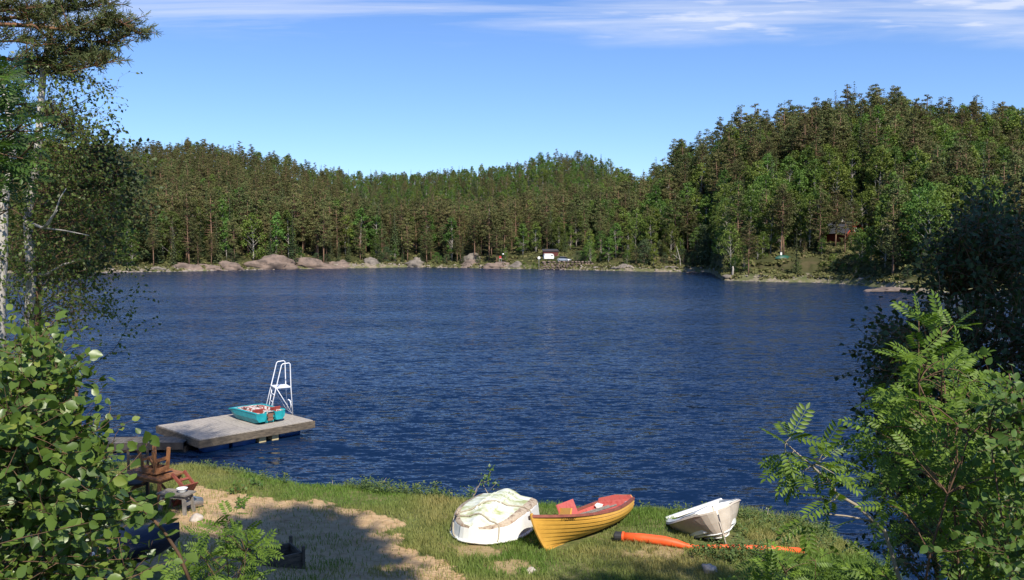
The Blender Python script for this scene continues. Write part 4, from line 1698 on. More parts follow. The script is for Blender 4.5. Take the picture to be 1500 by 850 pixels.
def white_dinghy():
    c = G(735, 800, 0.62)
    L, W, D = 2.15, 1.74, 0.66
    h = unit(np.array([-0.30, -0.95, 0]))
    bow = G(697, 800, 0.60)
    org = np.array([bow[0], bow[1], 0]) - h * L
    z0, z1 = hz(org[0], org[1]), hz(bow[0], bow[1])
    pitch = math.atan2(z1 - z0, L)
    rot = Matrix(((h[0], -h[1], 0), (h[1], h[0], 0), (0, 0, 1))).to_4x4() @ Matrix.Rotation(-pitch + R(-1), 4, 'Y')
    root = thing('upturned_dinghy', 'white plastic dinghy lying upside down on the grass with algae stained bottom', 'boat', (org[0], org[1], z0 - 0.01), rot=rot.to_euler())
    T = np.linspace(0, 1, 25)
    rows = []
    for t in T:
        f = smoothstep(0.35, 1.0, t)
        b = W / 2 * (0.94 + 0.06 * math.sin(math.pi * min(t * 1.3, 1))) * (1 - 0.50 * max((t - 0.60) / 0.40, 0) ** 2.4)
        hh = 1 - .30 * f ** 2           # the bow end is lower
        half = [(1.0, 0), (1.03, .03), (.99, .055), (.955, .22 * hh), (.92, .40 * hh), (.86, .475 * hh), (.72, .515 * hh), (.55, .53 * hh), (.40, .545 * hh), (.24, .625 * hh), (.08, .675 * hh), (0.0, .685 * hh)]
        half = [(a, D - z) for a, z in half]
        rows.append([(L * t, -b * a, z) for a, z in half] + [(L * t, b * a, z) for a, z in half[::-1][1:]])
    rows = np.array(rows)
    # blunt bow: the last rings pull together
    extra = []
    last = rows[-1]
    for q, dx in ((0.88, 0.07), (0.62, 0.12), (0.3, 0.145)):
        r = last.copy()
        r[:, 1] *= q
        r[:, 0] += dx
        mid = D * 0.62
        r[:, 2] = last[:, 2] * 1.0 + (1 - q) * (mid - last[:, 2]) * np.clip((D - last[:, 2]) / D * 1.6, 0, 1) * 0.4
        extra.append(r)
    rows = np.concatenate([rows, np.array(extra)])
    rows[:, :, 2] = D - rows[:, :, 2] + 0.02     # upside down
    m = rows.shape[1]
    side = MB()
    side.grid(rows[:, :6], flip=False)
    side.grid(rows[:, m - 6:], flip=False)
    k = len(rows)
    side.add(rows[-1], [tuple(range(m - 1, -1, -1))])
    side.add(rows[0], [tuple(range(m))])
    side.build('hull_side', M_GEL, root, False)
    bot = MB()
    bot.grid(rows[:, 6 - 1:m - 5])
    bot.build('hull_bottom', M_ALGAE, root, True)
    # raised ribs on the bottom
    rb = MB()
    for yy in (-0.22, -0.13, 0.13, 0.22):
        pts = []
        for i in range(3, 19):
            r = rows[i]
            z = np.interp(yy, r[:, 1], r[:, 2])
            pts.append((r[0][0], yy, z + 0.008))
        rb.tube(pts, 0.018, 6)
    rb.build('bottom_rib', M_ALGAE, root, True)
    # band of dried mud along the turn of the bilge
    md = MB()
    for sgn in (1, -1):
        a, b = (4, 6) if sgn > 0 else (m - 7, m - 5)
        rr = rows[:, a:b + 1].copy()
        rr[:, :, 2] += 0.006
        rr[:, :, 1] *= 1.006
        for i in range(len(rr)):
            j = fbm(np.array([i * 0.7]), np.array([3.0 * sgn]), 2)[0]
            rr[i, 0 if sgn > 0 else -1] = rr[i, 0 if sgn > 0 else -1] * (0.55 + .45 * j) + rr[i, 1] * (.45 - .45 * j)
        md.grid(rr)
    q = rows[-4:, 4:m - 4].copy()
    q[:, :, 2] += 0.004
    md.build('mud_band', M_DIRTB, root, True)
    # rim
    rim = MB()
    loop = [rows[i][0] for i in range(k)] + [rows[i][-1] for i in range(k - 1, -1, -1)]
    loop = np.array(loop)
    rim.tube(loop * [1, 1.01, 1] + [0, 0, 0.01], 0.03, 6)
    rim.build('rim', M_GEL, root, True)
    # drain plug and towing eye
    e = MB()
    r = rows[-5]
    e.tube([(r[5][0] - .25, -.52, .58), (r[5][0] - .02, -.50, .50)], .022, 6)
    e.tube([(r[5][0] - .15, -.50, .555), (r[5][0] - .15, -.50, .60)], .04, 8)
    e.build('fitting', M_DIRTB, root)
    # two ropes over the hull: laid on it, things of their own
    M4 = rot.copy()
    M4.translation = (org[0], org[1], z0 - 0.01)
    def over(t0, t1, n=26, y0=-1.0, y1=1.0):
        pts = []
        for s in np.linspace(0, 1, n):
            t = t0 + (t1 - t0) * s
            i = min(int(t * 24), 23)
            f = t * 24 - i
            r = rows[i] * (1 - f) + rows[i + 1] * f
            q = (y0 + (y1 - y0) * s)
            idx = (q + 1) / 2 * (m - 1)
            j = min(int(idx), m - 2)
            p = r[j] * (1 - idx + j) + r[j + 1] * (idx - j)
            p = p + [0, 0, 0.018] + np.array([0, np.sign(p[1]) * 0.012, 0])
            pts.append(p)
        return np.array(pts)
    for (t0, t1, lab) in ((0.98, 0.25, 'grey rope running diagonally over the upturned white dinghy'), (0.80, 0.99, 'grey rope looped over the bow end of the upturned white dinghy')):
        pts = np.array([np.array(M4 @ Vector(p)) for p in over(t0, t1)])
        mb = MB()
        mb.tube(pts, 0.017, 6)
        o = mb.build('rope', M_ROPE, None, True)
        tag(o, lab, 'rope')


white_dinghy()


# ---- canted white boat, bow to the camera
def canted_boat():
    L, W, D = 1.95, 1.62, 0.70
    foot = G(1063, 796, 0.63)
    h = unit(np.array([0.06, -1.0, 0]))
    heel = R(-17)
    rot = Matrix(((h[0], -h[1], 0), (h[1], h[0], 0), (0, 0, 1))).to_4x4() @ Matrix.Rotation(R(-9.5), 4, 'Y') @ Matrix.Rotation(heel * -1.0, 4, 'X')
    root = thing('beached_boat', 'white plastic boat leaning to one side with its sharp bow towards the viewer', 'boat', (0, 0, 0), rot=rot.to_euler())
    T = np.linspace(0, 1, 25)
    rows = []
    D0 = D
    for t in T:
        f = smoothstep(0.30, 1.0, t)
        D = D0 * (0.74 + 0.36 * t ** 1.3)
        b = W / 2 * (0.90 + 0.10 * math.sin(math.pi * min(t * 1.1, 1))) * (1 - 0.42 * max((t - 0.55) / 0.45, 0) ** 2.6)
        x = L * t
        kz = 0.10 * f ** 3 + 0.13 * (1 - t) ** 2
        ch = D * (0.36 + 0.26 * f)
        sp = D * (0.25 + 0.40 * f)
        inx = 1 - 0.40 * f ** 1.5
        half = [(1.0, D + .05 * f), (1.045, D - .035 + .05 * f), (0.99, D - .05 + .05 * f), (0.93 * (1 - .12 * f), D * .66 + .06 * f), (0.86 * (1 - .22 * f), D * (.46 + .10 * f)), (0.74 * (1 - .32 * f), D * (.29 + .13 * f)), (0.62 * inx, D * (.22 + .14 * f)), (0.50 * inx, D * (.16 + .14 * f)), (0.30 * inx * (1 - .35 * f), D * .09 + .10 * f), (0.10 * inx * (1 - .5 * f), .02 + kz), (0.025, kz - .02), (0.0, kz - .025)]
        rows.append([(x - 0.0, -b * a, z) for a, z in half] + [(x, b * a, z) for a, z in half[::-1][1:]])
    rows = np.array(rows)
    D = D0
    last = rows[-1]
    ex = []
    for q, dx in ((0.80, 0.09), (0.50, 0.16), (0.20, 0.20), (0.04, 0.21)):
        r = last.copy()
        r[:, 1] *= q
        r[:, 0] += dx * np.clip(0.25 + (last[:, 2] / D) * 0.85, 0.2, 1.1)
        ex.append(r)
    rows = np.concatenate([rows, np.array(ex)])
    m = rows.shape[1]
    # put the stem foot where it stands
    sf = rows[-1][m // 2]
    org = Vector(foot) - (rot @ Vector((sf[0], sf[1], sf[2] - 0.0)))
    root.location = org
    hl = MB()
    hl.grid(rows)
    hl.add(rows[0], [tuple(range(m))])
    hl.build('hull', M_BEIGE, root, False)
    # keel band
    kb = MB()
    pts = [rows[i][m // 2] - [0, 0, .012] for i in range(0, len(rows), 2)] + [rows[-1][j] + [.012, 0, 0] for j in range(m // 2, 2, -2)]
    kb.tube(pts, 0.013, 6)
    kb.build('keel_band', M_BEIGE, root, True)
    # spray rails that show on the bow
    for side in (-1, 1):
        for (j, w) in ((5, .05), (7, .04)):
            jj = j if side < 0 else m - 1 - j
            pts = rows[6:, jj] + [0.01, side * .015, -.01]
            sr = MB()
            sr.tube(pts, np.linspace(w, .012, len(pts)), 4)
            sr.build('spray_rail', M_GEL, root)
    # inside: liner with a wide white deck rim
    li = MB()
    R0 = rows[:, 0]
    R1 = rows[:, -1]
    def ring(s, z, x0=0.0):
        o = []
        for i in range(len(rows)):
            o.append([(min(R0[i][0], L * .985) * (1 - .03 * (1 - s)) + x0, R0[i][1] * s, R0[i][2] + z)])
        return np.array([p[0] for p in o])
    left = [ring(1.0, 0.004), ring(0.86, 0.03), ring(0.80, -.08), ring(0.70, -.44), ring(0.0, -.50)]
    li.grid(np.array(left), flip=True)
    li.grid(np.array([p * [1, -1, 1] for p in left]), flip=False)
    li.build('deck_liner', M_GEL, root)
    # raised fore deck and stern deck
    fd = MB()
    a = [ring(s, 0.03 + .05 * (1 - s)) for s in (0.98, 0.6, 0.0)]
    a = [x[19:] for x in a]
    fd.grid(np.array(a), flip=True)
    fd.grid(np.array([p * [1, -1, 1] for p in a]))
    fd.build('fore_deck', M_GEL, root)
    mb = MB()
    mb.box((0.9, 0, D * .84 - .17), (0.34, W * .8, .05))
    mb.build('thwart', M_GEL, root)
    # stern board lit above the gunwale
    mb = MB()
    mb.box((0.05, 0, D * .74 + .01), (0.08, W * .88, .08))
    mb.build('transom', M_GEL, root)


canted_boat()


# ---- orange boom in the grass
def boom():
    a = G(901, 785, 0.70)
    b = G(1020, 800, 0.66)
    c = G(1085, 805, 0.62)
    d = G(1178, 811, 0.60)
    def gz(p, r):
        return np.array([p[0], p[1], hz(p[0], p[1]) + r])
    u = unit(b - a)
    root = thing('orange_boom', 'long orange plastic boom with a black end cap lying in the grass', 'boom', gz(a, .1))
    o = np.array(root.location)
    mb = MB()
    ks = [(a + u * .16, .098), (a + u * .6, .10), (a + u * 1.05, .10), (a + u * 1.3, .088), (a * .12 + b * .88, .062), (b, .05), (b * .5 + c * .5, .05), (c, .055), (c * .5 + d * .5, .06), (d, .065)]
    mb.tube([gz(p, r * .98) - o for p, r in ks], [r for _, r in ks], 16)
    mb.build('tube', M_ORANGE, root, True)
    mb = MB()
    mb.tube([gz(a, .1) - o, gz(a + u * .155, .1) - o], .104, 16)
    mb.tube([gz(a - u * .02, .1) - o, gz(a, .1) - o], .07, 12)
    mb.build('end_cap', M_BLACK, root)
    mb = MB()
    mb.tube([gz(a + u * .157, .1) - o, gz(a + u * .20, .1) - o], .109, 16)
    mb.build('collar', M_ORANGE, root)


boom()


# ---- raft, gangway, pedal boat, diving ladder
RA = np.array([-10.35, 28.0])
E1 = unit(np.array([0.695, 0.72]))
E2 = unit(np.array([-0.69, 0.72]))
RAFT_L, RAFT_W, RAFT_Z = 4.35, 3.25, 0.50


def on_raft(u, v, z=0.0):
    p = RA + E1 * u + E2 * v
    return np.array([p[0], p[1], RAFT_Z + z])


def raft():
    root = thing('swimming_raft', 'grey wooden swimming raft floating on blue barrels', 'raft', on_raft(0, 0, -RAFT_Z), math.atan2(E1[1], E1[0]))
    H = RAFT_Z
    dk = MB()
    n = 30
    w = RAFT_L / n
    rs = np.random.default_rng(3)
    for i in range(n):
        dk.box((w * (i + .5), RAFT_W / 2, H - .018 + rs.normal() * .002), (w - .010, RAFT_W - .01 + rs.normal() * .006, .036))
    dk.build('deck', M_DECK, root)
    fs = MB()
    fs.box((RAFT_L / 2, -.03, H - .15), (RAFT_L + .1, .05, .25))
    fs.box((RAFT_L / 2, RAFT_W + .03, H - .15), (RAFT_L + .1, .05, .25))
    fs.box((-.03, RAFT_W / 2, H - .152), (.05, RAFT_W, .24))
    fs.box((RAFT_L + .03, RAFT_W / 2, H - .152), (.05, RAFT_W, .24))
    fs.build('fascia', M_FASCIA, root)
    fr = MB()
    for v in (.5, 1.6, 2.7):
        fr.box((RAFT_L / 2, v, H - .14), (RAFT_L - .1, .1, .18))
    fr.build('joist', M_DARKWOOD, root)
    for (u, v) in [(1.7, .45), (.7, .45), (3.6, .6), (.7, 2.7), (3.6, 2.7), (2.2, 2.7)]:
        b = MB()
        xs = [-.44, -.42, -.2, -.19, .19, .2, .42, .44]
        b.tube([(u + x, v, .1) for x in xs], [.22, .27, .27, .28, .28, .27, .27, .22], 18)
        b.build('barrel', M_BLUE, root, True)
    for u in (2.35, 2.85):
        b = MB()
        b.box((u, .25, .12), (.26, .3, .24))
        b.build('foam_block', M_FOAMY, root)


raft()


def gangway():
    a = np.array([-16.8, 27.9])
    b = np.array([-11.0, 28.25])
    root = thing('floating_gangway', 'dark narrow wooden gangway leading from the shore to the raft', 'gangway', (a[0], a[1], 0), math.atan2(b[1] - a[1], b[0] - a[0]))
    L = np.linalg.norm(b - a)
    mb = MB()
    n = 38
    for i in range(n):
        mb.box((L / n * (i + .5), .45, .335), (L / n - .012, .9, .036))
    mb.build('deck', mat('dark_gangway_planks', (0.16, 0.145, 0.125), (0.09, 0.08, 0.07), 0.85, 5, 0.2), root)
    mb = MB()
    mb.box((L / 2, -.02, .24), (L, .05, .24))
    mb.box((L / 2, .92, .24), (L, .05, .24))
    mb.build('side_beam', M_DARKWOOD, root)
    for x in (.6, 2.4, 4.2, 5.5):
        mb = MB()
        mb.box((x, .45, .05), (.7, .7, .25))
        mb.build('float', M_DARKWOOD, root)


gangway()


def pedal_boat():
    Lh, Wd, Hh = 2.15, 1.14, .40
    cnr = on_raft(2.38, .62)
    hd = math.atan2(E2[1], E2[0]) + R(3)
    # local x = to the bow, y = to the left of it; the near corner is the stern's left corner
    root = thing('pedal_boat', 'turquoise pedal boat with flaking red and white inside resting on the raft', 'pedal boat', cnr + [0, 0, .012], hd)
    def sec(t):
        f = max((t - .66) / .34, 0)
        r = max((.12 - t) / .12, 0)
        w = Wd / 2 * (1 - .16 * f ** 1.6)
        z0 = .02 + .20 * f ** 1.8 + .07 * r
        zt = Hh - .10 * f ** 1.4
        return [(t * Lh, -w, zt), (t * Lh, -w * 1.03, zt - .03), (t * Lh, -w * 1.0, .20 + .12 * f), (t * Lh, -w * .84, z0), (t * Lh, -w * .40, z0), (t * Lh, -w * .34, z0 + .12 * (1 - f)), (t * Lh, w * .34, z0 + .12 * (1 - f)), (t * Lh, w * .40, z0), (t * Lh, w * .84, z0), (t * Lh, w, .20 + .12 * f), (t * Lh, w * 1.03, zt - .03), (t * Lh, w, zt)]
    rows = np.array([sec(t) for t in np.linspace(0, 1, 16)])
    rows[:, :, 1] -= Wd / 2 * 1.03      # the near left side lies on y=0 side of the corner
    hl = MB()
    hl.grid(rows)
    m = rows.shape[1]
    hl.add(rows[-1], [tuple(range(m - 1, -1, -1))])
    # stern closed except for the rudder recess
    r0 = rows[0]
    yc = -Wd / 2 * 1.03
    hl.add(np.concatenate([r0[0:6], [[0, yc - .17, .2], [0, yc - .17, Hh]]]), [tuple(range(8))])
    hl.add(np.concatenate([r0[6:12], [[0, yc + .17, Hh], [0, yc + .17, .2]]]), [tuple(range(8))])
    hl.build('hull', M_TURQ, root)
    rc = MB()
    rc.box((.11, yc, .22), (.02, .36, .40))
    rc.box((.06, yc - .175, .27), (.12, .012, .30))
    rc.box((.06, yc + .175, .27), (.12, .012, .30))
    rc.build('recess', M_TURQ, root)
    rd = MB()
    rd.box((.04, yc, .22), (.05, .2, .26))
    rd.build('rudder', mat('brown_rudder', (0.24, 0.12, 0.08), (0.16, 0.08, 0.05)), root)
    # deck with footwells and seats
    dk = MB()
    top = np.array([[r[0] * [1, 1, 1] + [0, .05, .004], r[0] + [0, .17, .01], r[0] + [0, .22, -.12], [r[0][0], yc - .16, r[0][2] - .12], [r[0][0], yc - .12, r[0][2] + .012], [r[0][0], yc + .12, r[0][2] + .012], [r[0][0], yc + .16, r[0][2] - .12], r[-1] + [0, -.22, -.12], r[-1] + [0, -.17, .01], r[-1] + [0, -.05, .004]] for r in rows])
    dk.grid(top, flip=True)
    dk.build('deck', M_RUST, root)
    rim = MB()
    for j in (0, -1):
        rim.tube(np.array([r[j] for r in rows]) + [0, 0, .005], .035, 6)
    rim.tube([rows[-1][0], rows[-1][-1]], .035, 6)
    rim.build('rim', M_TURQ, root, True)
    for y in (yc - .36, yc + .36):
        s = MB()
        s.box((.52, y, Hh - .09), (.42, .40, .05))
        s.box((.30, y, Hh + .03), (.06, .40, .16), ry(R(-14)))
        s.build('seat', M_REDDARK, root)
    nb = MB()
    nb.box((1.75, yc, Hh - .085), (.62, 1.0, .03), ry(R(8)))
    nb.build('bow_hatch', M_TYRE, root)


pedal_boat()


def diving_ladder():
    root = thing('diving_ladder', 'tall white metal diving ladder with a small platform on the raft corner', 'ladder', on_raft(3.42, 1.62), math.atan2(E1[1], E1[0]) - R(16))
    # local x along the raft's long side, y = towards E2
    W, top, pl = .72, 1.98, 1.08
    xb = .84
    def rail(y):
        return [(0, y, 0), (.28, y, pl), (.50, y, top - .04), (.55, y, top), (xb - .06, y, top + .02), (xb - .02, y, top - .02), (xb, y, pl), (xb + .06, y, 0)]
    for y in (0, W):
        mb = MB()
        mb.tube(rail(y), .02, 7)
        mb.build('rail', M_STEEL, root, True)
    mb = MB()
    mb.box(((.25 + xb) / 2, W / 2, pl), (xb - .25, W - .03, .035))
    mb.build('platform', M_STEEL, root)
    for y in (.12, W - .12):
        mb = MB()
        mb.tube([(.10, y, 0), (.30, y, pl)], .018, 6)
        mb.build('stile', M_STEEL, root, True)
    for k in range(1, 4):
        q = k / 4
        mb = MB()
        mb.tube([(.10 + .20 * q, .10, pl * q), (.10 + .20 * q, W - .10, pl * q)], .017, 6)
        mb.build('rung', M_STEEL, root, True)
    mb = MB()
    for y in (0, W):
        mb.tube([(.30, y + .025, pl), (xb + .04, y + .025, .06)], .014, 6)
    mb.tube([(xb + .03, 0, .5), (xb + .03, W, .5)], .014, 6)
    mb.tube([(xb + .055, 0, .06), (xb + .055, W, .06)], .016, 6)
    mb.tube([(.02, 0, .06), (.02, W, .06)], .016, 6)
    mb.build('brace', M_STEEL, root, True)
    mb = MB()
    mb.tube([(xb - .12, -.03, .62), (xb - .06, -.06, .58), (xb - .02, -.06, .42), (xb - .03, -.05, .28)], .022, 6)
    mb.build('hose', M_STEEL, root, True)


diving_ladder()


# ---- pile of garden furniture
def table_like(name, label, cat, loc, rot, L, W, H, m, group=None, slats=6, brace=True):
    r = thing(name, label, cat, loc, 0, group, rot)
    tp = MB()
    w = W / slats
    for i in range(slats):
        tp.box((0, -W / 2 + w * (i + .5), H - .02), (L, w - .014, .036))
    tp.build('top', m, r)
    ap = MB()
    for sy in (-1, 1):
        ap.box((0, sy * (W / 2 - .07), H - .08), (L - .16, .03, .08))
    for sx in (-1, 1):
        ap.box((sx * (L / 2 - .08), 0, H - .081), (.03, W - .18, .078))
    ap.build('apron', m, r)
    for sx in (-1, 1):
        for sy in (-1, 1):
            lg = MB()
            lg.bar((sx * (L / 2 - .10), sy * (W / 2 - .09), H - .04), (sx * (L / 2 - .05), sy * (W / 2 - .04), 0), .075, .055, up=(0, 1, 0))
            lg.build('leg', m, r)
    if brace:
        for sx in (-1, 1):
            b = MB()
            b.box((sx * (L / 2 - .09), 0, H * .45), (.03, W - .2, .07))
            b.build('brace', m, r)
        b = MB()
        b.bar((-L / 2 + .12, 0, H * .45), (0, 0, H - .07), .05, .03, up=(0, 1, 0))
        b.bar((L / 2 - .12, 0, H * .45), (0, 0, H - .07), .05, .03, up=(0, 1, 0))
        b.build('stay', m, r)
    return r


def furniture():
    base = G(232, 748, .62)
    gz0 = hz(base[0], base[1])
    g = 'garden furniture piled on the bank'
    D = base[1]
    # table standing on the ground
    table_like('garden_table', 'brown wooden garden table standing on the bank with upturned furniture on it', 'table', (base[0] - .22, base[1] + .25, gz0 - .02), (R(1), R(2), R(-24)), 1.25, .80, .80, M_WOODB, g)
    # upturned small table on its top
    up = table_like('upturned_table', 'small brown table lying upside down on the garden table with its legs in the air', 'table', (base[0] - .17, base[1] + .22, gz0 + .80 + .56), (R(180 + 2), R(-3), R(-32)), .66, .50, .56, M_WOODB, g, 4)
    # dark chair at the left
    c = thing('garden_chair', 'dark brown wooden chair behind the left end of the garden table', 'chair', (base[0] - .72, base[1] + .55, gz0), R(20), g)
    for (nm, bx) in [('seat', ((0, 0, .44), (.5, .48, .04))), ('backrest', ((0, .25, 1.02), (.5, .04, .08)))]:
        mb = MB()
        mb.box(*bx)
        mb.build(nm, M_DARKWOOD, c)
    for sx in (-1, 1):
        for sy in (-1, 1):
            mb = MB()
            mb.box((sx * .22, sy * .22 + .02, (.62 if sy > 0 else .33)), (.06, .06, 1.24 if sy > 0 else .66))
            mb.build('leg', M_DARKWOOD, c)
        mb = MB()
        mb.box((sx * .24, 0, .665), (.06, .5, .035))
        mb.build('armrest', M_DARKWOOD, c)
    # red-brown bench tipped against the table
    p = P(268, 716, D + .1)
    r = thing('tipped_bench', 'red brown wooden bench tipped over against the right end of the table', 'bench', (p[0] + .10, p[1] - .12, p[2] - .10), 0, g, (R(8), R(122), R(-14)))
    mb = MB()
    for i in range(3):
        mb.box((0, -.16 + .16 * i, 0), (.62, .145, .03))
    mb.build('seat', M_WOODR, r)
    for sx in (-1, 1):
        for sy in (-1, 1):
            mb = MB()
            mb.bar((sx * .22, sy * .18, 0), (sx * .30, sy * .20, -.46), .065, .05, up=(0, 1, 0))
            mb.build('leg', M_WOODR, r)
        mb = MB()
        mb.box((sx * .26, 0, -.24), (.03, .34, .06), ry(sx * -.17))
        mb.build('brace', M_WOODR, r)
    # grey stool with things on it
    q = G(258, 757, .62)
    zq = hz(q[0], q[1])
    st = table_like('grey_bench', 'weathered grey wooden bench below the tipped red brown bench', 'bench', (q[0] + .02, q[1], zq - .01), (0, 0, R(-16)), .78, .42, .48, M_GREYW, g, 3)
    # white basin on it
    rows = []
    for z, rr in ((0, .08), (.02, .09), (.08, .12), (.09, .13), (.085, .115), (.02, .08), (.018, .01)):
        rows.append([(rr * math.cos(a), rr * math.sin(a), z) for a in np.linspace(0, 2 * math.pi, 18, endpoint=False)])
    mb = MB()
    mb.grid(np.array(rows), close=True)
    o = mb.build('basin', M_GEL, None, True)
    o.location = (q[0] + .16, q[1] - .02, zq + .475)
    tag(o, 'small white basin standing on the grey bench', 'basin')
    # dented pail hanging on the right
    pl = G(283, 751, .62)
    r = thing('pail', 'grey metal pail lying beside the grey bench', 'pail', (pl[0] + .02, pl[1] + .1, hz(pl[0], pl[1]) + .15), 0, None, (R(75), 0, R(-40)))
    rows = []
    for z, rr in ((-.15, .01), (-.15, .11), (.15, .15), (.155, .155), (.15, .14), (-.13, .105), (-.13, .01)):
        rows.append([(rr * math.cos(a), rr * math.sin(a), z) for a in np.linspace(0, 2 * math.pi, 16, endpoint=False)])
    mb = MB()
    mb.grid(np.array(rows), close=True)
    mb.build('bucket', M_SILVER, r, True)
    mb = MB()
    mb.tube([(.15 * math.cos(a), .12 * math.sin(a) * .3, .15 + .14 * math.sin(a)) for a in np.linspace(0, math.pi, 9)], .008, 5)
    mb.build('handle', M_SILVER, r)


furniture()


def bank_bits():
    # stones
    for i, (px, py, s, lab) in enumerate([(290, 768, .20, 'pale rounded stone on the sand below the furniture pile'), (778, 846, .13, 'half sunk grey stone in the grass at the lower edge'),
                                          (1040, 842, .20, 'flat grey stone in the grass below the orange boom')]):
        p = G(px, py, .65)
        me = rock_mesh(60 + i, s, s * .8, s * .75, .3, 3)
        o = link('stone', me, M_STONE, None, True)
        o.location = (p[0], p[1], hz(p[0], p[1]) + s * .3)
        tag(o, lab, 'stone')
    # row of pale stones at the waterline
    rs = np.random.default_rng(8)
    mb = MB()
    for i in range(46):
        px = 424 + 72 * rs.random()
        y = float(near_shore(px)) - .02 - .28 * rs.random()
        x = (px - 750) / F * y
        s = rs.uniform(.05, .15)
        me = rock_mesh(100 + i, s, s * .8, s * .6, .3, 1)
        V = np.array([v.co[:] for v in me.vertices]) + [x, y, hz(x, y) + s * .15]
        mb.add(V, [tuple(p.vertices) for p in me.polygons])
        bpy.data.meshes.remove(me)
    o = mb.build('shore_pebbles', M_STONE, None, True)
    tag(o, 'pale stones heaped along the waterline at the end of the sand', 'pebbles', kind='stuff')
    # tarpaulin covered dinghy in the shade, lower left
    c = G(212, 915, 1.0)
    z = hz(c[0], c[1])
    r = thing('covered_dinghy', 'small boat under a dark blue tarpaulin in the shade behind the leaves', 'boat', (c[0] - .25, c[1] - .75, hz(c[0], c[1] - .75) - .05), R(24))
    rows = []
    for t in np.linspace(-1, 1, 17):
        b = .52 * max(1 - abs(t) ** 2.2, 0) ** .8 + .01
        hh = .36 + .06 * t
        rows.append([(1.05 * t, b * math.cos(a) * (1.0 if math.sin(a) > 0 else .8), hh + (.16 * math.sin(a) if math.sin(a) > 0 else .34 * math.sin(a) * (1 - .8 * abs(t) ** 4))) for a in np.linspace(-math.pi / 2, 1.5 * math.pi, 21)])
    mb = MB()
    mb.grid(np.array(rows), close=False)
    mb.build('tarpaulin', M_TARP, r, True)
    mb = MB()
    mb.box((-.25, -.52, .38), (.75, .06, .07), rzm(R(-3)))
    mb.box((-.80, -.42, .35), (.30, .07, .12), rzm(R(-26)))
    mb.build('gunwale', M_GREYW, r)
    for x in (-.50, -.12):
        mb = MB()
        mb.tube([(x, -.53, .38), (x + .02, -.52, .64)], .022, 6)
        mb.build('rowlock', M_STEEL, r)
    # weathered trestle of boards at the lower edge
    c = G(416, 846, .85)
    z = hz(c[0], c[1])
    r = thing('wooden_crate', 'weathered wooden board crate at the lower edge of the sand', 'crate', (c[0] - .05, c[1] - .30, z), R(34))
    mb = MB()
    mb.box((0, -.30, .18), (.75, .03, .34))
    mb.box((0, .30, .18), (.75, .03, .34))
    mb.box((-.36, 0, .18), (.03, .57, .34))
    mb.box((.36, 0, .18), (.03, .57, .34))
    mb.build('side_board', M_FASCIA, r)
    mb = MB()
    mb.box((0, 0, .03), (.70, .56, .03))
    mb.build('bottom', M_FASCIA, r)
    for sx in (-1, 1):
        for sy in (-1, 1):
            mb = MB()
            mb.box((sx * .385, sy * .325, .23), (.05, .05, .46))
            mb.build('corner_post', M_FASCIA, r)


bank_bits()
# ------------------------------------------------------------------ near trees, bushes, grass
LV = np.array([[0, 0, 0], [.30, .22, .035], [.36, .50, .05], [.20, .80, .03], [0, 1.0, -.04], [-.20, .80, .03], [-.36, .50, .05], [-.30, .22, .035], [0, .5, -.03]])
LF = np.array([[0, 1, 8], [1, 2, 8], [2, 3, 8], [3, 4, 8], [4, 5, 8], [5, 6, 8], [6, 7, 8], [7, 0, 8]])
SV = np.array([[0, 0, 0], [.36, .42, .06], [0, 1.0, -.05], [-.36, .42, .06]])       # small leaf
SF = np.array([[0, 1, 2], [0, 2, 3]])


def frond_template(pairs=6):
    V, Fc = [], []
    n = 0
    def leaflet(base, d, L, w):
        nonlocal n
        d = unit(np.array(d, float))
        s = unit(np.cross(d, [0, 0, 1.0]))
        pts = [base, base + d * L * .35 + s * w + [0, 0, .012], base + d * L * .7 + s * w * .8 + [0, 0, .010], base + d * L + [0, 0, -.02], base + d * L * .7 - s * w * .8 + [0, 0, .010], base + d * L * .35 - s * w + [0, 0, .012]]
        V.extend(pts)
        Fc.extend([[n, n + 1, n + 2], [n, n + 2, n + 3], [n, n + 3, n + 4], [n, n + 4, n + 5]])
        n += 6
    for i in range(pairs):
        y = .22 + .66 * i / (pairs - 1)
        z = -.16 * y * y
        k = 1 - .25 * abs(i - pairs * .45) / pairs
        for s in (-1, 1):
            leaflet(np.array([s * .012, y, z]), [s * .9, .42, -.12], .31 * k, .058 * k)
    leaflet(np.array([0, .92, -.14]), [0, 1, -.25], .26, .055)
    # rachis
    a = [np.array([-.010, 0, 0]), np.array([.010, 0, 0]), np.array([.008, .5, -.04]), np.array([-.008, .5, -.04]), np.array([.004, .95, -.145]), np.array([-.004, .95, -.145])]
    V.extend(a)
    Fc.extend([[n, n + 1, n + 2], [n, n + 2, n + 3], [n + 3, n + 2, n + 4], [n + 3, n + 4, n + 5]])
    return np.array(V), np.array(Fc)


FV, FF = frond_template()
M_LBUSH = leafmat('aspen_bush_leaves', (0.055, 0.102, 0.016), (0.125, 0.19, 0.033), 0.33, 0.38, 0.5, c3=(0.20, 0.24, 0.045), amount3=0.14)
M_ROWAN = leafmat('rowan_leaves', (0.062, 0.118, 0.014), (0.135, 0.21, 0.025), 0.38, 0.5, 0.35, c3=(0.16, 0.26, 0.03), amount3=0.15)
M_NBIRCH = leafmat('birch_leaves', (0.060, 0.098, 0.022), (0.140, 0.190, 0.040), 0.44, 0.45, 0.4)
M_DARKL = leafmat('alder_leaves', (0.022, 0.042, 0.014), (0.050, 0.080, 0.026), 0.2, 0.5, 0.25)
M_DARKL2 = leafmat('dark_olive_leaves', (0.034, 0.054, 0.020), (0.075, 0.105, 0.034), 0.25, 0.5, 0.3)  # dark olive greens, for the left alder and the trees behind the viewpoint
M_SAPL = leafmat('birch_sapling_leaves', (0.055, 0.11, 0.022), (0.11, 0.18, 0.035), 0.35, 0.45, 0.4)
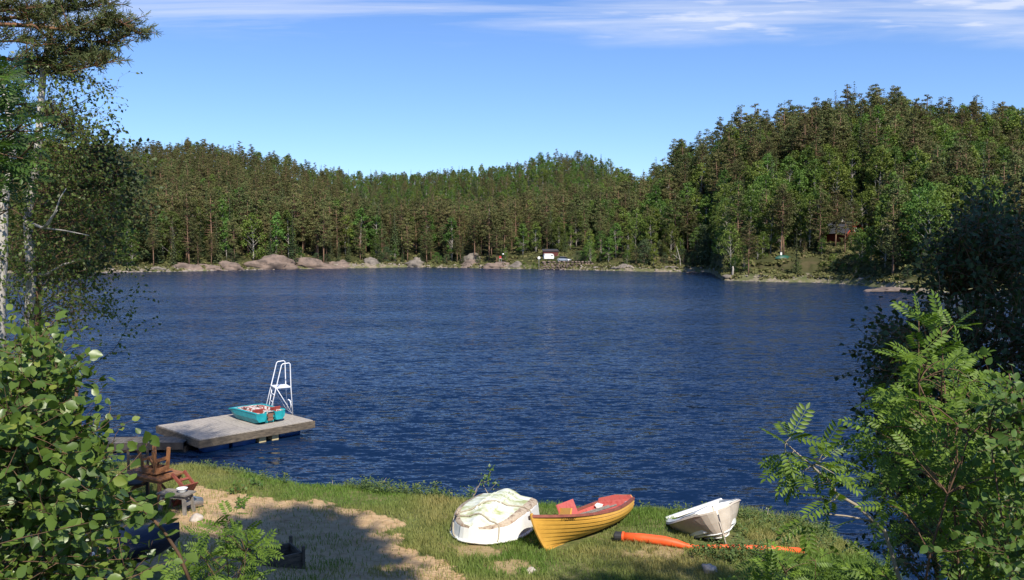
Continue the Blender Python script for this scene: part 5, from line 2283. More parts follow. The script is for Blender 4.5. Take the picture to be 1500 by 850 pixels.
M_TWIG = mat('brown_twig_bark', (0.16, 0.095, 0.055), (0.09, 0.055, 0.035), 0.8, 12, 0.2)
M_TWIGP = mat('pale_twig_bark', (0.34, 0.29, 0.22), (0.22, 0.18, 0.13), 0.8, 12, 0.2)
M_NBARK = mat('white_birch_bark', (0.40, 0.37, 0.33), (0.06, 0.05, 0.045), 0.75, 3.0, 0.2, stretch=(1.5, 1.5, 5), lo=0.30, hi=0.38)
M_PNEED = leafmat('near_pine_needles', (0.056, 0.076, 0.024), (0.108, 0.124, 0.045), 0.10, 0.6, 0.25, c3=(0.15, 0.11, 0.055), amount3=0.08)
M_PTWIG = mat('orange_pine_bark', (0.24, 0.125, 0.07), (0.13, 0.075, 0.05), 0.9, 6, 0.1)


def tips_in(rs, n, edge, y0, y1, d0, d1, x0=None, inner=False):
    """points in the volume behind an outline measured from the photo (edge: list of (py, px_min, px_max))"""
    e = np.array(edge, float)
    py = rs.uniform(y0, y1, n)
    a, b = np.interp(py, e[:, 0], e[:, 1]), np.interp(py, e[:, 0], e[:, 2])
    px = a + (b - a) * rs.random(n)
    D = rs.uniform(d0, d1, n)
    return np.array([P(x, y, d) for x, y, d in zip(px, py, D)])


def bend(a, b, k, rs, n=6, sag=0.0):
    t = np.linspace(0, 1, n)[:, None]
    p = a * (1 - t) + b * t
    o = rs.normal(size=3) * k * np.linalg.norm(b - a)
    return p + np.sin(t * math.pi) * o + np.array([0, 0, 1.0]) * (np.sin(t * math.pi) * sag)


def leafy(rs, tips, origins, wood, twig_len, leaf_gap, r0=0.010, limb_bend=0.08, twigs=3, droop=0.0, stem_up=None, leafs_from=0.45):
    """limbs from an origin to every tip, side twigs on the outer half, leaf seats along the twigs"""
    seats, dirs = [], []
    for tip in tips:
        o = origins(tip)
        pth = bend(o, tip, limb_bend, rs, 6, stem_up if stem_up is not None else 0.0)
        L = np.linalg.norm(tip - o)
        wood.tube(pth, np.linspace(r0 * (0.6 + .25 * L), r0 * .22, 6), 5, cap=False)
        segs = [pth]
        for k in range(twigs):
            s = leafs_from + (1 - leafs_from) * rs.random()
            f = s * 5
            i = min(int(f), 4)
            b0 = pth[i] * (1 - f + i) + pth[i + 1] * (f - i)
            d = unit(unit(pth[i + 1] - pth[i]) * 0.6 + rs.normal(size=3) * 0.75 + [0, 0, .10 - droop])
            l = twig_len * rs.uniform(.5, 1.15)
            e = b0 + d * l + [0, 0, -droop * l * .6]
            q = bend(b0, e, 0.10, rs, 4)
            wood.tube(q, np.linspace(r0 * .30, r0 * .13, 4), 4, cap=False)
            segs.append(q)
        for q in segs:
            Lq = np.linalg.norm(q[-1] - q[0])
            first = leafs_from if q is pth else 0.12
            n = max(2, int(Lq * (1 - first) / leaf_gap))
            for s in np.linspace(first, 1.0, n):
                f = s * (len(q) - 1)
                i = min(int(f), len(q) - 2)
                p = q[i] * (1 - f + i) + q[i + 1] * (f - i)
                d = unit(q[i + 1] - q[i])
                seats.append(p)
                dirs.append(d)
    return np.array(seats), np.array(dirs)


def seat_leaves(rs, seats, dirs, tv, tf, size, spread=1.0, droop=0.25, up=1.0):
    n = len(seats)
    d = unit(dirs * 0.5 + rs.normal(size=(n, 3)) * 0.62 * spread + [0, 0, -droop])
    nr = unit(rs.normal(size=(n, 3)) * 0.42 + np.array([0.10, -0.32, up]))
    sz = size * rs.uniform(.6, 1.2, n)
    return scatter(tv, tf, frames(d, nr, sz), seats)


def plant(name, label, cat, base, wood, leaf, wmat, lmat, k=3, wname='stems', lname='leaves', group=None):
    r = thing(name, label, cat, base, 0, group)
    off = tuple(-np.array(base))
    wood.build(wname, wmat, r, True, off)
    V, Fc = leaf
    o = link(lname, np_mesh(lname, V, Fc, k), lmat, r, False)
    o.location = off
    return r


def merge(*vf):
    V, Fc, n = [], [], 0
    for v, f in vf:
        V.append(v)
        Fc.append(f + n)
        n += len(v)
    return np.concatenate(V), np.concatenate(Fc)


def fronds_on(rs, pth, gap, size, start=0.2, lift=0.25, droop=0.35):
    seats, dirs = [], []
    L = np.sum(np.linalg.norm(np.diff(pth, axis=0), axis=1))
    n = max(3, int(L * (1 - start) / gap))
    for k, s in enumerate(np.linspace(start, 1, n)):
        f = s * (len(pth) - 1)
        i = min(int(f), len(pth) - 2)
        p = pth[i] * (1 - f + i) + pth[i + 1] * (f - i)
        d = unit(pth[i + 1] - pth[i])
        side = unit(np.cross(d, [0, 0, 1.0]) + 1e-6)
        a = k * 2.4 + rs.normal() * .4
        u = unit(np.cross(side, d))
        out = unit(side * math.cos(a) + u * math.sin(a) * .6)
        seats.append(p)
        dirs.append(unit(out + d * .55 + [0, 0, lift - droop * rs.random()]))
    seats.append(pth[-1])
    dirs.append(unit(pth[-1] - pth[-2]))
    n = len(seats)
    nr = unit(rs.normal(size=(n, 3)) * .30 + np.array([0.10, -0.45, 1.0]))
    return scatter(FV, FF, frames(np.array(dirs), nr, size * rs.uniform(.75, 1.15, n)), np.array(seats))


def left_bush():
    rs = np.random.default_rng(101)
    edge = [(478, 50, 75), (500, 18, 84), (530, -20, 106), (560, -60, 118), (600, -80, 134), (640, -90, 150), (662, -90, 180), (690, -90, 172), (720, -90, 178), (760, -90, 205), (800, -90, 214), (850, -90, 230), (960, -90, 250)]
    tips = np.concatenate([tips_in(rs, 170, edge, 482, 640, 2.7, 4.0), tips_in(rs, 420, edge, 600, 930, 2.3, 4.0)])
    bases = [np.array([-2.35 + .13 * i, 3.0 + .35 * (i % 3), 0]) for i in range(6)]
    for b in bases:
        b[2] = hz(b[0], b[1]) - .1
    wood = MB()
    nodes = []
    for b in bases:
        top = np.array([-(.50 + .10 * rs.random()) * b[1], b[1], 6.45 - .3 * rs.random()])
        pth = bend(b, top, .05, rs, 8)
        wood.tube(pth, np.linspace(.022, .007, 8), 6)
        nodes.append(pth)
    allp = np.concatenate(nodes)

    def origin(t):
        c = allp[allp[:, 2] < t[2] - .05]
        if len(c) == 0:
            c = allp[:6]
        dd = np.linalg.norm(c - t, axis=1) + .5 * np.abs((t[2] - c[:, 2]) - .35 * np.linalg.norm((c - t)[:, :2], axis=1))
        return c[np.argmin(dd)]
    s, d = leafy(rs, tips, origin, wood, .17, .028, .0045, .06, 2)
    V = seat_leaves(rs, s, d, LV, LF, .041, 1.0, .22, .8)
    plant('leafy_bush', 'large bush of round glossy green leaves filling the lower left', 'bush', bases[2], wood, V, M_TWIG, M_LBUSH)
    # one long shoot that leans out over the shade
    wood = MB()
    a = P(278, 834, 3.3)
    pth = np.array([P(300, 905, 3.35), P(262, 812, 3.3), P(238, 775, 3.25), P(205, 742, 3.2), P(176, 715, 3.2)])
    wood.tube(pth, [.009, .007, .006, .005, .003], 5)
    seats, dirs = [], []
    for i in range(30):
        t = .25 + .75 * rs.random()
        f = t * 4
        k = min(int(f), 3)
        p = pth[k] * (1 - f + k) + pth[k + 1] * (f - k)
        seats.append(p + rs.normal(size=3) * .02)
        dirs.append(rs.normal(size=3))
    V = seat_leaves(rs, np.array(seats), np.array(dirs), LV, LF, .058, .8, .35, .7)
    b = np.array(pth[0])
    plant('leafy_shoot', 'single long brown shoot with round leaves arching left over the covered boat', 'plant', b, wood, V, M_TWIG, M_LBUSH)


left_bush()


def rowan_bush(name, label, seed, base, stems, tips, size, gap, r0=.008, mat_=None, extra=None, leafs=None, back=0.12):
    rs = np.random.default_rng(seed)
    base = np.array(base)
    wood = MB()
    allp = []
    for s in stems:
        s = np.array(s)
        pth = bend(base + rs.normal(size=3) * [.08, .08, 0], s, .04, rs, 9)
        wood.tube(pth, np.linspace(r0 * 2.0, r0 * .5, 9), 6)
        allp.append(pth)
    cat_ = np.concatenate(allp)
    VF = []
    for t in tips:
        c = cat_[cat_[:, 2] < t[2] + .02]
        if len(c) == 0:
            c = cat_[:4]
        dd = np.linalg.norm(c - t, axis=1)
        o = c[np.argmin(dd + .4 * np.abs((t[2] - c[:, 2]) - .45 * dd))]
        pth = bend(o, t, .08, rs, 5, .03)
        wood.tube(pth, np.linspace(r0 * .55, r0 * .25, 5), 5, cap=False)
        VF.append(fronds_on(rs, pth, gap, size, .45))
    for pth, rad, g, st in (extra or []):
        pth = np.array(pth)
        wood.tube(pth, np.linspace(rad, rad * .35, len(pth)), 6)
        if g:
            VF.append(fronds_on(rs, pth, g, size, st))
    return plant(name, label, 'bush', tuple(base), wood, merge(*VF), M_TWIG, mat_ or M_ROWAN)


def right_bushes():
    rs = np.random.default_rng(202)
    edge = [(490, 1330, 1420), (520, 1310, 1430), (560, 1290, 1450), (600, 1276, 1470), (650, 1264, 1500), (700, 1258, 1520), (760, 1254, 1540), (850, 1246, 1560), (930, 1246, 1580)]
    tips = tips_in(rs, 150, edge, 515, 900, 3.6, 4.9)
    b = np.array([2.35, 4.1, 0])
    b[2] = hz(b[0], b[1]) - .1
    stems = [P(1345, 560, 3.9), P(1382, 545, 4.1), P(1400, 590, 4.3), P(1460, 640, 4.4), P(1420, 640, 3.6)]
    extra = [([P(1348, 600, 3.9), P(1345, 545, 3.9), P(1346, 500, 3.9), P(1346, 468, 3.9)], .0045, .07, .80),
             ([P(1378, 600, 4.1), P(1381, 535, 4.1), P(1380, 500, 4.1), P(1378, 478, 4.1)], .0045, .06, .85),
             ([P(1380, 505, 4.1), P(1388, 486, 4.1), P(1397, 477, 4.1)], .003, .06, .6),
             ([P(1402, 620, 4.2), P(1403, 570, 4.2), P(1405, 530, 4.2)], .004, .07, .8)]
    rowan_bush('rowan_bush', 'young rowan with feathery bright green leaves and upright shoots in the right foreground', 203, b, stems, tips, .138, .056, .006, extra=extra)
    # the rowan branch that reaches out over the water
    b2 = P(1330, 905, 4.0)
    b2 = np.array([b2[0], b2[1], hz(b2[0], b2[1]) - .05])
    pth = [b2, P(1318, 850, 4.0), P(1296, 778, 4.0), P(1254, 740, 3.95), P(1226, 724, 3.9), P(1215, 705, 3.9), P(1188, 682, 3.85), P(1163, 660, 3.85), P(1150, 648, 3.8)]
    pth2 = [P(1294, 770, 4.0), P(1270, 762, 4.0), P(1240, 756, 3.95), P(1200, 752, 3.9), P(1182, 762, 3.9)]
    tips = [P(1222, 694, 3.8), P(1165, 700, 3.8), P(1185, 705, 3.9), P(1150, 668, 3.8), P(1212, 668, 3.9), P(1158, 640, 3.8), P(1205, 664, 3.8), P(1216, 735, 3.8), P(1148, 690, 3.85), P(1196, 688, 3.9)]
    rs2 = np.random.default_rng(204)
    wood = MB()
    pth = np.array(pth)
    wood.tube(pth, np.linspace(.011, .003, len(pth)), 6)
    wood.tube(np.array(pth2), np.linspace(.006, .002, 5), 6)
    VF = [fronds_on(rs2, pth[4:], .075, .14, .05), fronds_on(rs2, np.array(pth2)[1:], .11, .15, .1)]
    for t in tips:
        k = pth[4:][np.argmin(np.linalg.norm(pth[4:] - t, axis=1))]
        q = bend(k, t, .1, rs2, 4)
        wood.tube(q, [.003, .0025, .002, .0015], 4)
        VF.append(fronds_on(rs2, q, .09, .14, .5))
    plant('rowan_branch', 'slender rowan shoot reaching out to the left over the dark water', 'plant', tuple(b2), wood, merge(*VF), M_TWIGP, M_ROWAN)
    # leafy sapling at the right edge
    edge = [(545, 1476, 1530), (600, 1468, 1560), (660, 1455, 1580), (720, 1440, 1590), (800, 1420, 1600), (930, 1400, 1600)]
    tips = tips_in(rs, 190, edge, 560, 930, 3.1, 4.5)
    wood = MB()
    base = np.array([2.6, 3.9, 0])
    base[2] = hz(base[0], base[1]) - .1
    ps = []
    for s in [P(1478, 548, 3.7), P(1495, 560, 3.9), P(1450, 640, 3.6), P(1520, 600, 4.0)]:
        q = bend(base, s, .03, rs, 9)
        wood.tube(q, np.linspace(.012, .003, 9), 6)
        ps.append(q)
    ps = np.concatenate(ps)

    def origin(t):
        c = ps[ps[:, 2] < t[2]]
        if len(c) == 0:
            c = ps[:4]
        return c[np.argmin(np.linalg.norm(c - t, axis=1))]
    s, d = leafy(rs, tips, origin, wood, .20, .030, .0032, .08, 2)
    V = seat_leaves(rs, s, d, LV, LF, .041, 1.0, .25, .7)
    plant('birch_sapling', 'pale green birch sapling with small rounded leaves at the right edge', 'bush', tuple(base), wood, V, M_TWIG, M_SAPL)
    # low rowan seedlings in front, lower right of the boats
    for i, (px, py, D, lab, n) in enumerate([(1150, 838, 6.3, 'low light green rowan seedling in the grass below the orange boom', 12), (1110, 850, 6.0, 'light green rowan seedling at the lower edge left of its larger neighbour', 8), (1195, 822, 6.6, 'pale rowan seedling at the right end of the orange boom', 6)]):
        c = P(px, py, D)
        base = np.array([c[0], c[1] + .1, hz(c[0], c[1] + .1) - .05])
        tp = [P(px + rs.uniform(-48, 48), py + rs.uniform(-22, 30), D + rs.uniform(-.4, .4)) for _ in range(n)]
        rowan_bush('rowan_seedling', lab, 300 + i, base, [c], tp, .185, .09, .005)
    # rowan growing up between the sand and the camera, lower left
    edge = [(745, 335, 350), (765, 320, 372), (790, 280, 385), (815, 262, 380), (860, 245, 390), (930, 235, 400)]
    tips = tips_in(rs, 44, edge, 760, 930, 5.2, 6.3)
    base = np.array([-1.98, 5.75, 0])
    base[2] = hz(base[0], base[1]) - .05
    tips = np.concatenate([tips, [P(385, 803, 5.6), P(372, 798, 5.7), P(352, 790, 5.7), P(340, 752, 5.8)]])
    rowan_bush('rowan_bush', 'small rowan with toothed green leaves in front of the shaded sand', 205, base, [P(330, 800, 5.8), P(300, 820, 5.7), P(360, 810, 5.7)], tips, .15, .075, .005)


right_bushes()


def alder():
    rs = np.random.default_rng(401)
    edge = [(292, 1432, 1452), (310, 1420, 1470), (340, 1392, 1500), (380, 1362, 1540), (420, 1350, 1600), (455, 1340, 1620), (472, 1310, 1620), (500, 1282, 1640), (540, 1272, 1640), (600, 1280, 1640), (640, 1285, 1640), (700, 1290, 1640), (760, 1295, 1640), (800, 1300, 1640), (900, 1310, 1640)]
    tips = np.concatenate([tips_in(rs, 420, edge, 300, 800, 7.2, 9.8), tips_in(rs, 150, edge, 330, 840, 7.2, 9.2), tips_in(rs, 120, [(470, 1300, 1400), (540, 1272, 1380), (640, 1276, 1380), (800, 1290, 1400)], 470, 720, 7.0, 8.6)])
    base = np.array([4.95, 8.9, 0])
    base[2] = hz(base[0], base[1]) - .3
    wood = MB()
    ps = []
    for s, r in [(P(1445, 330, 8.8), .08), (P(1400, 430, 8.2), .05), (P(1510, 400, 9.0), .055), (P(1350, 560, 8.1), .04), (P(1560, 500, 8.6), .05)]:
        q = bend(base, s, .04, rs, 10)
        wood.tube(q, np.linspace(r, .012, 10), 7)
        ps.append(q)
    ps = np.concatenate(ps)

    def origin(t):
        c = ps[ps[:, 2] < t[2] - .1]
        if len(c) == 0:
            c = ps[:6]
        dd = np.linalg.norm(c - t, axis=1)
        return c[np.argmin(dd + .5 * np.abs((t[2] - c[:, 2]) - .5 * dd))]
    s, d = leafy(rs, tips, origin, wood, .42, .046, .011, .07, 6)
    V = seat_leaves(rs, s, d, SV, SF, .062, 1.0, .25, .7)
    plant('alder_tree', 'dark dense alder overhanging the water on the right', 'tree', tuple(base), wood, V, M_TWIG, M_DARKL, 3, 'trunk', 'crown')


alder()


def left_trees():
    rs = np.random.default_rng(501)
    # birch with a white bent trunk
    tr = np.array([P(36, 760, 11.0), P(40, 560, 11.0), P(43, 470, 11.0), P(46, 400, 11.0), P(42, 350, 11.0), P(40, 322, 11.0), P(46, 280, 11.0), P(54, 240, 11.0), P(58, 180, 11.1), P(64, 100, 11.2), P(80, 20, 11.3), P(100, -60, 11.4), P(130, -300, 11.4), P(165, -700, 11.4), P(185, -1050, 11.4)])
    base = tr[0].copy()
    base[2] = hz(base[0], base[1]) - .2
    tr[0] = base
    wood = MB()
    twigs_ = MB()
    wood.tube(tr, np.linspace(.068, .025, len(tr)), 8)
    # bare forked branch
    wood.tube([P(41, 325, 11.0), P(62, 334, 10.2), P(72, 328, 9.9), P(82, 308, 9.8), P(88, 290, 9.8), P(97, 276, 9.8)], [.020, .016, .013, .010, .007, .004], 6)
    wood.tube([P(62, 334, 10.2), P(95, 338, 9.8), P(130, 345, 9.6)], [.012, .008, .004], 6)
    wood.tube([P(66, 332, 10.0), P(76, 318, 9.9), P(84, 308, 9.9)], [.02, .014, .006], 5)
    wood.tube([P(46, 402, 11.0), P(70, 402, 10.8), P(92, 388, 10.7), P(118, 380, 10.5)], [.028, .02, .014, .006], 6)
    eA = [(100, 85, 165), (140, 85, 172), (180, 90, 160), (215, 60, 150), (250, 20, 150)]
    eB = [(210, 30, 110), (240, 0, 180), (300, -40, 205), (350, -40, 215), (400, -40, 190)]
    eC = [(395, 0, 205), (430, 10, 200), (465, 20, 190), (480, 20, 120)]
    tips = np.concatenate([tips_in(rs, 56, eA, 105, 240, 9.8, 12), tips_in(rs, 150, eB, 215, 395, 10.2, 13), tips_in(rs, 34, eC, 398, 470, 9.3, 11.5),
                           tips_in(rs, 26, [(-260, 0, 120), (90, 40, 120)], -260, 90, 10, 12)])
    # birch crown above the frame, thick enough to shade the raft
    top = np.array([tr[-1] + [rs.normal() * .95 - .1, rs.normal() * .8, rs.uniform(-2.6, 1.6)] for _ in range(400)])
    tips = np.concatenate([tips, top])

    def origin(t):
        c = tr[(tr[:, 2] < t[2] + .3)]
        if len(c) == 0:
            c = tr[:3]
        dd = np.linalg.norm((c - t)[:, :2], axis=1)
        return c[np.argmin(np.linalg.norm(c - t, axis=1) + .6 * np.abs((t[2] - c[:, 2]) - .5 * dd))]
    s, d = leafy(rs, tips, origin, twigs_, .5, .055, .005, .08, 5, .25)
    V = seat_leaves(rs, s, d, SV, SF, .050, 1.0, .35, .6)
    r = plant('birch_tree', 'slender birch with a bent white trunk and a bare forked branch over the water', 'tree', tuple(base), wood, V, M_NBARK, M_NBIRCH, 3, 'trunk', 'crown')
    twigs_.build('branches', M_TWIG, r, True, tuple(-np.array(base)))
    twigs_ = MB()
    # second birch trunk near the left edge
    tr2 = np.array([P(-2, 720, 9.5), P(0, 420, 9.5), P(4, 380, 9.5), P(5, 300, 9.5), P(14, 255, 9.5), P(18, 225, 9.5), P(10, 150, 9.6), P(-25, 40, 9.6), P(-60, -80, 9.6)])
    b2 = tr2[0].copy()
    b2[2] = hz(b2[0], b2[1]) - .2
    tr2[0] = b2
    wood = MB()
    wood.tube(tr2, np.linspace(.065, .02, len(tr2)), 8)
    tips = tips_in(rs, 120, [(110, -80, 40), (250, -80, 60), (420, -80, 40), (560, -60, 60)], 110, 540, 8.6, 10.5)

    def origin2(t):
        c = tr2[tr2[:, 2] < t[2] + .3]
        if len(c) == 0:
            c = tr2[:3]
        return c[np.argmin(np.linalg.norm(c - t, axis=1))]
    s, d = leafy(rs, tips, origin2, twigs_, .45, .055, .0045, .08, 5, .2)
    V = seat_leaves(rs, s, d, SV, SF, .050, 1.0, .3, .6)
    r = plant('birch_tree', 'birch with a straight white trunk at the very left edge', 'tree', tuple(b2), wood, V, M_NBARK, M_NBIRCH, 3, 'trunk', 'crown')
    twigs_.build('branches', M_TWIG, r, True, tuple(-np.array(b2)))
    # dark alder behind the birches
    tr3 = np.array([P(52, 640, 13.5), P(54, 420, 13.5), P(54, 330, 13.5), P(70, 290, 13.5), P(95, 250, 13.5), P(120, 225, 13.5)])
    b3 = tr3[0].copy()
    b3[2] = hz(b3[0], b3[1]) - .2
    tr3[0] = b3
    wood = MB()
    wood.tube(tr3, np.linspace(.07, .02, len(tr3)), 7)
    edge = [(212, 140, 178), (225, 110, 190), (250, 95, 202), (300, 60, 210), (350, 40, 214), (400, 40, 190)]
    tips = np.concatenate([tips_in(rs, 130, edge, 214, 300, 12, 15), tips_in(rs, 75, edge, 290, 400, 12, 15)])

    def origin3(t):
        c = tr3[tr3[:, 2] < t[2] + .4]
        if len(c) == 0:
            c = tr3[:3]
        return c[np.argmin(np.linalg.norm(c - t, axis=1))]
    s, d = leafy(rs, tips, origin3, wood, .5, .055, .006, .08, 6, .1)
    V = seat_leaves(rs, s, d, SV, SF, .075, 1.0, .25, .6)
    plant('alder_tree', 'dark rounded alder standing behind the white birches on the left', 'tree', tuple(b3), wood, V, M_TWIG, M_DARKL2, 3, 'trunk', 'crown')
    # tall rowan at the upper left edge
    b4 = np.array([-4.9, 6.6, 0])
    b4[2] = hz(b4[0], b4[1]) - .2
    edge = [(80, -120, 30), (130, -120, 48), (200, -120, 70), (260, -120, 62), (330, -120, 12)]
    tips = tips_in(rs, 95, edge, 90, 320, 5.9, 7.4)
    rowan_bush('rowan_tree', 'tall rowan with dark feathery leaves at the upper left edge', 502, b4, [P(-60, 240, 6.6), P(-30, 150, 6.5), P(-100, 180, 6.8)], tips, .20, .075, .02, mat_=leafmat('tall_rowan_leaves', (0.028, 0.062, 0.013), (0.06, 0.115, 0.02), 0.30, 0.45, 0.35, c3=(0.11, 0.19, 0.03), amount3=0.12))


left_trees()


def near_pine():
    rs = np.random.default_rng(601)
    base = np.array([-8.2, 11.6, 0])
    base[2] = hz(base[0], base[1]) - .2
    H = 19.0
    wood = MB()
    tr = np.array([base, base + [.1, 0, 5], base + [.25, .1, 10], base + [.2, .1, 15], base + [.3, 0, H]])
    wood.tube(tr, [.26, .21, .17, .10, .03], 10)
    boughs = [([(-90, 60), (0, 28), (60, 22), (110, 12), (156, 6)], 11.2, .05), ([(-90, 70), (-20, 35), (50, 38), (100, 45), (140, 42), (172, 30), (203, 50)], 11.0, .06),
              ([(100, 45), (120, 60), (160, 62), (190, 52)], 11.0, .03), ([(-90, 90), (0, 85), (70, 95), (120, 100), (158, 92)], 10.8, .05), ([(50, 38), (75, 60), (92, 78), (112, 84), (140, 84)], 11.0, .03),
              ([(-90, 110), (-20, 110), (40, 108), (90, 108)], 11.4, .05), ([(-90, 10), (-10, -10), (60, -18), (120, -10)], 11.3, .05), ([(-90, 30), (-30, 18), (10, 16), (45, 12)], 10.6, .04),
              ([(-90, 140), (-20, 150), (40, 170), (88, 178), (105, 200)], 11.8, .04), ([(-90, 60), (-30, 62), (20, 60), (60, 66)], 10.5, .04), ([(-90, 200), (-30, 205), (40, 222), (80, 215)], 12, .04)]
    seats, dirs = [], []
    def bough(pts, rad, sub):
        pts = np.array(pts)
        wood.tube(pts, np.linspace(rad * .6, .008, len(pts)), 6)
        L = np.sum(np.linalg.norm(np.diff(pts, axis=0), axis=1))
        n = int(L / .085)
        for s in np.linspace(.30, 1, n):
            f = s * (len(pts) - 1)
            i = min(int(f), len(pts) - 2)
            p = pts[i] * (1 - f + i) + pts[i + 1] * (f - i)
            d = unit(pts[i + 1] - pts[i])
            for k in range(sub):
                q = unit(d * .7 + rs.normal(size=3) * [.7, .7, .4] + [0, 0, .30])
                l = rs.uniform(.10, .42) * (1.15 - .5 * s)
                e = p + q * l
                wood.tube([p, e], [.006, .004], 4, cap=False)
                m = max(1, int(l / .10))
                for a in range(m):
                    seats.append(p + q * l * (a + 1) / m)
                    dirs.append(q)
    for pts, D, rad in boughs:
        j = [rs.normal() * .25 for _ in pts]
        bough([P(x, y, D + a) for (x, y), a in zip(pts, j)], rad, 3)
    for i in range(17):        # boughs above and outside the frame
        z = rs.uniform(9.5, 18)
        a = rs.random() * 6.283
        c = np.array([np.interp(z, tr[:, 2], tr[:, 0]), np.interp(z, tr[:, 2], tr[:, 1]), z])
        R_ = rs.uniform(1.8, 3.6) * (1.15 - .5 * (z - 9) / 9)
        if z < 12 and math.cos(a) > -.2:
            continue
        bough([c, c + np.array([math.cos(a), math.sin(a), .15]) * R_ * .5, c + np.array([math.cos(a + .2), math.sin(a + .2), .22]) * R_], .045, 2)
    seats, dirs = np.array(seats), np.array(dirs)
    per = 16
    idx = np.repeat(np.arange(len(seats)), per)
    d = unit(dirs[idx] * .75 + rs.normal(size=(len(idx), 3)) * .62)
    NV = np.array([[-.05, 0, 0], [.05, 0, 0], [.035, 1, 0], [-.035, 1, 0]])
    V, Fc = scatter(NV, np.array([[0, 1, 2, 3]]), frames(d, unit(rs.normal(size=d.shape)), .085 * rs.uniform(.7, 1.2, len(idx))), seats[idx] + rs.normal(size=d.shape) * .015)
    plant('pine_tree', 'near pine whose needled boughs reach in from the upper left corner', 'tree', tuple(base), wood, (V, Fc), M_PTWIG, M_PNEED, 4, 'trunk', 'crown')


near_pine()


def shade_tree(x, y, H, rad, seed, label, crown_lo=0.5, n=90, lean=(0, 0)):
    """a tall broadleaf tree behind the place the photo was taken from; its shade falls into view"""
    rs = np.random.default_rng(seed)
    z0 = hz(x, y)
    base = np.array([x, y, max(z0, 6.0) - .3])
    wood = MB()
    top = base + [lean[0], lean[1], H]
    tr = bend(base, top, .01, rs, 9)
    wood.tube(tr, np.linspace(.30, .04, 9), 9)
    c = base + [lean[0] * .9, lean[1] * .9, H * (crown_lo + 1) / 2]
    u = unit(rs.normal(size=(n, 3))) * (rs.random((n, 1)) ** .4)
    tips = c + u * [rad, rad, H * (1 - crown_lo) / 2 * 1.05]

    def origin(t):
        k = tr[tr[:, 2] < t[2]]
        if len(k) == 0:
            k = tr[3:5]
        return k[np.argmin(np.linalg.norm(k - t, axis=1))]
    s, d = leafy(rs, tips, origin, wood, .9, .11, .03, .08, 7)
    V = seat_leaves(rs, s, d, SV, SF, .22, 1.0, .3, .7)
    plant('broadleaf_tree', label, 'tree', tuple(base), wood, V, M_SBARK, M_DARKL2, 3, 'trunk', 'crown')


SHADE = [(2.1, -0.9, 18.0, 1.9, 701, 'tall broadleaf tree standing behind the viewpoint', .5, 420),
         (8.9, -2.7, 15.0, 3.2, 702, 'tall broadleaf tree to the right behind the viewpoint', .55, 280),
         (2.7, -2.6, 16.6, 1.2, 703, 'tall broadleaf tree leaning to the left behind the viewpoint', .68, 240, (-2.3, .6))]
for a in SHADE:
    shade_tree(*a)


# ------------------------------------------------------------------ grass and small plants on the bank
KEEP_OUT = []
for nm, l0, l1, hw in (('rowing_boat', .5, 3.0, .38), ('upturned_dinghy', .5, 1.6, .62), ('beached_boat', .3, 2.0, .62)):
    q = bpy.data.objects[nm]
    bpy.context.view_layer.update()
    a, b = q.matrix_world @ Vector((l0, 0, 0)), q.matrix_world @ Vector((l1, 0, 0))
    KEEP_OUT.append((a.x, a.y, b.x, b.y, hw))


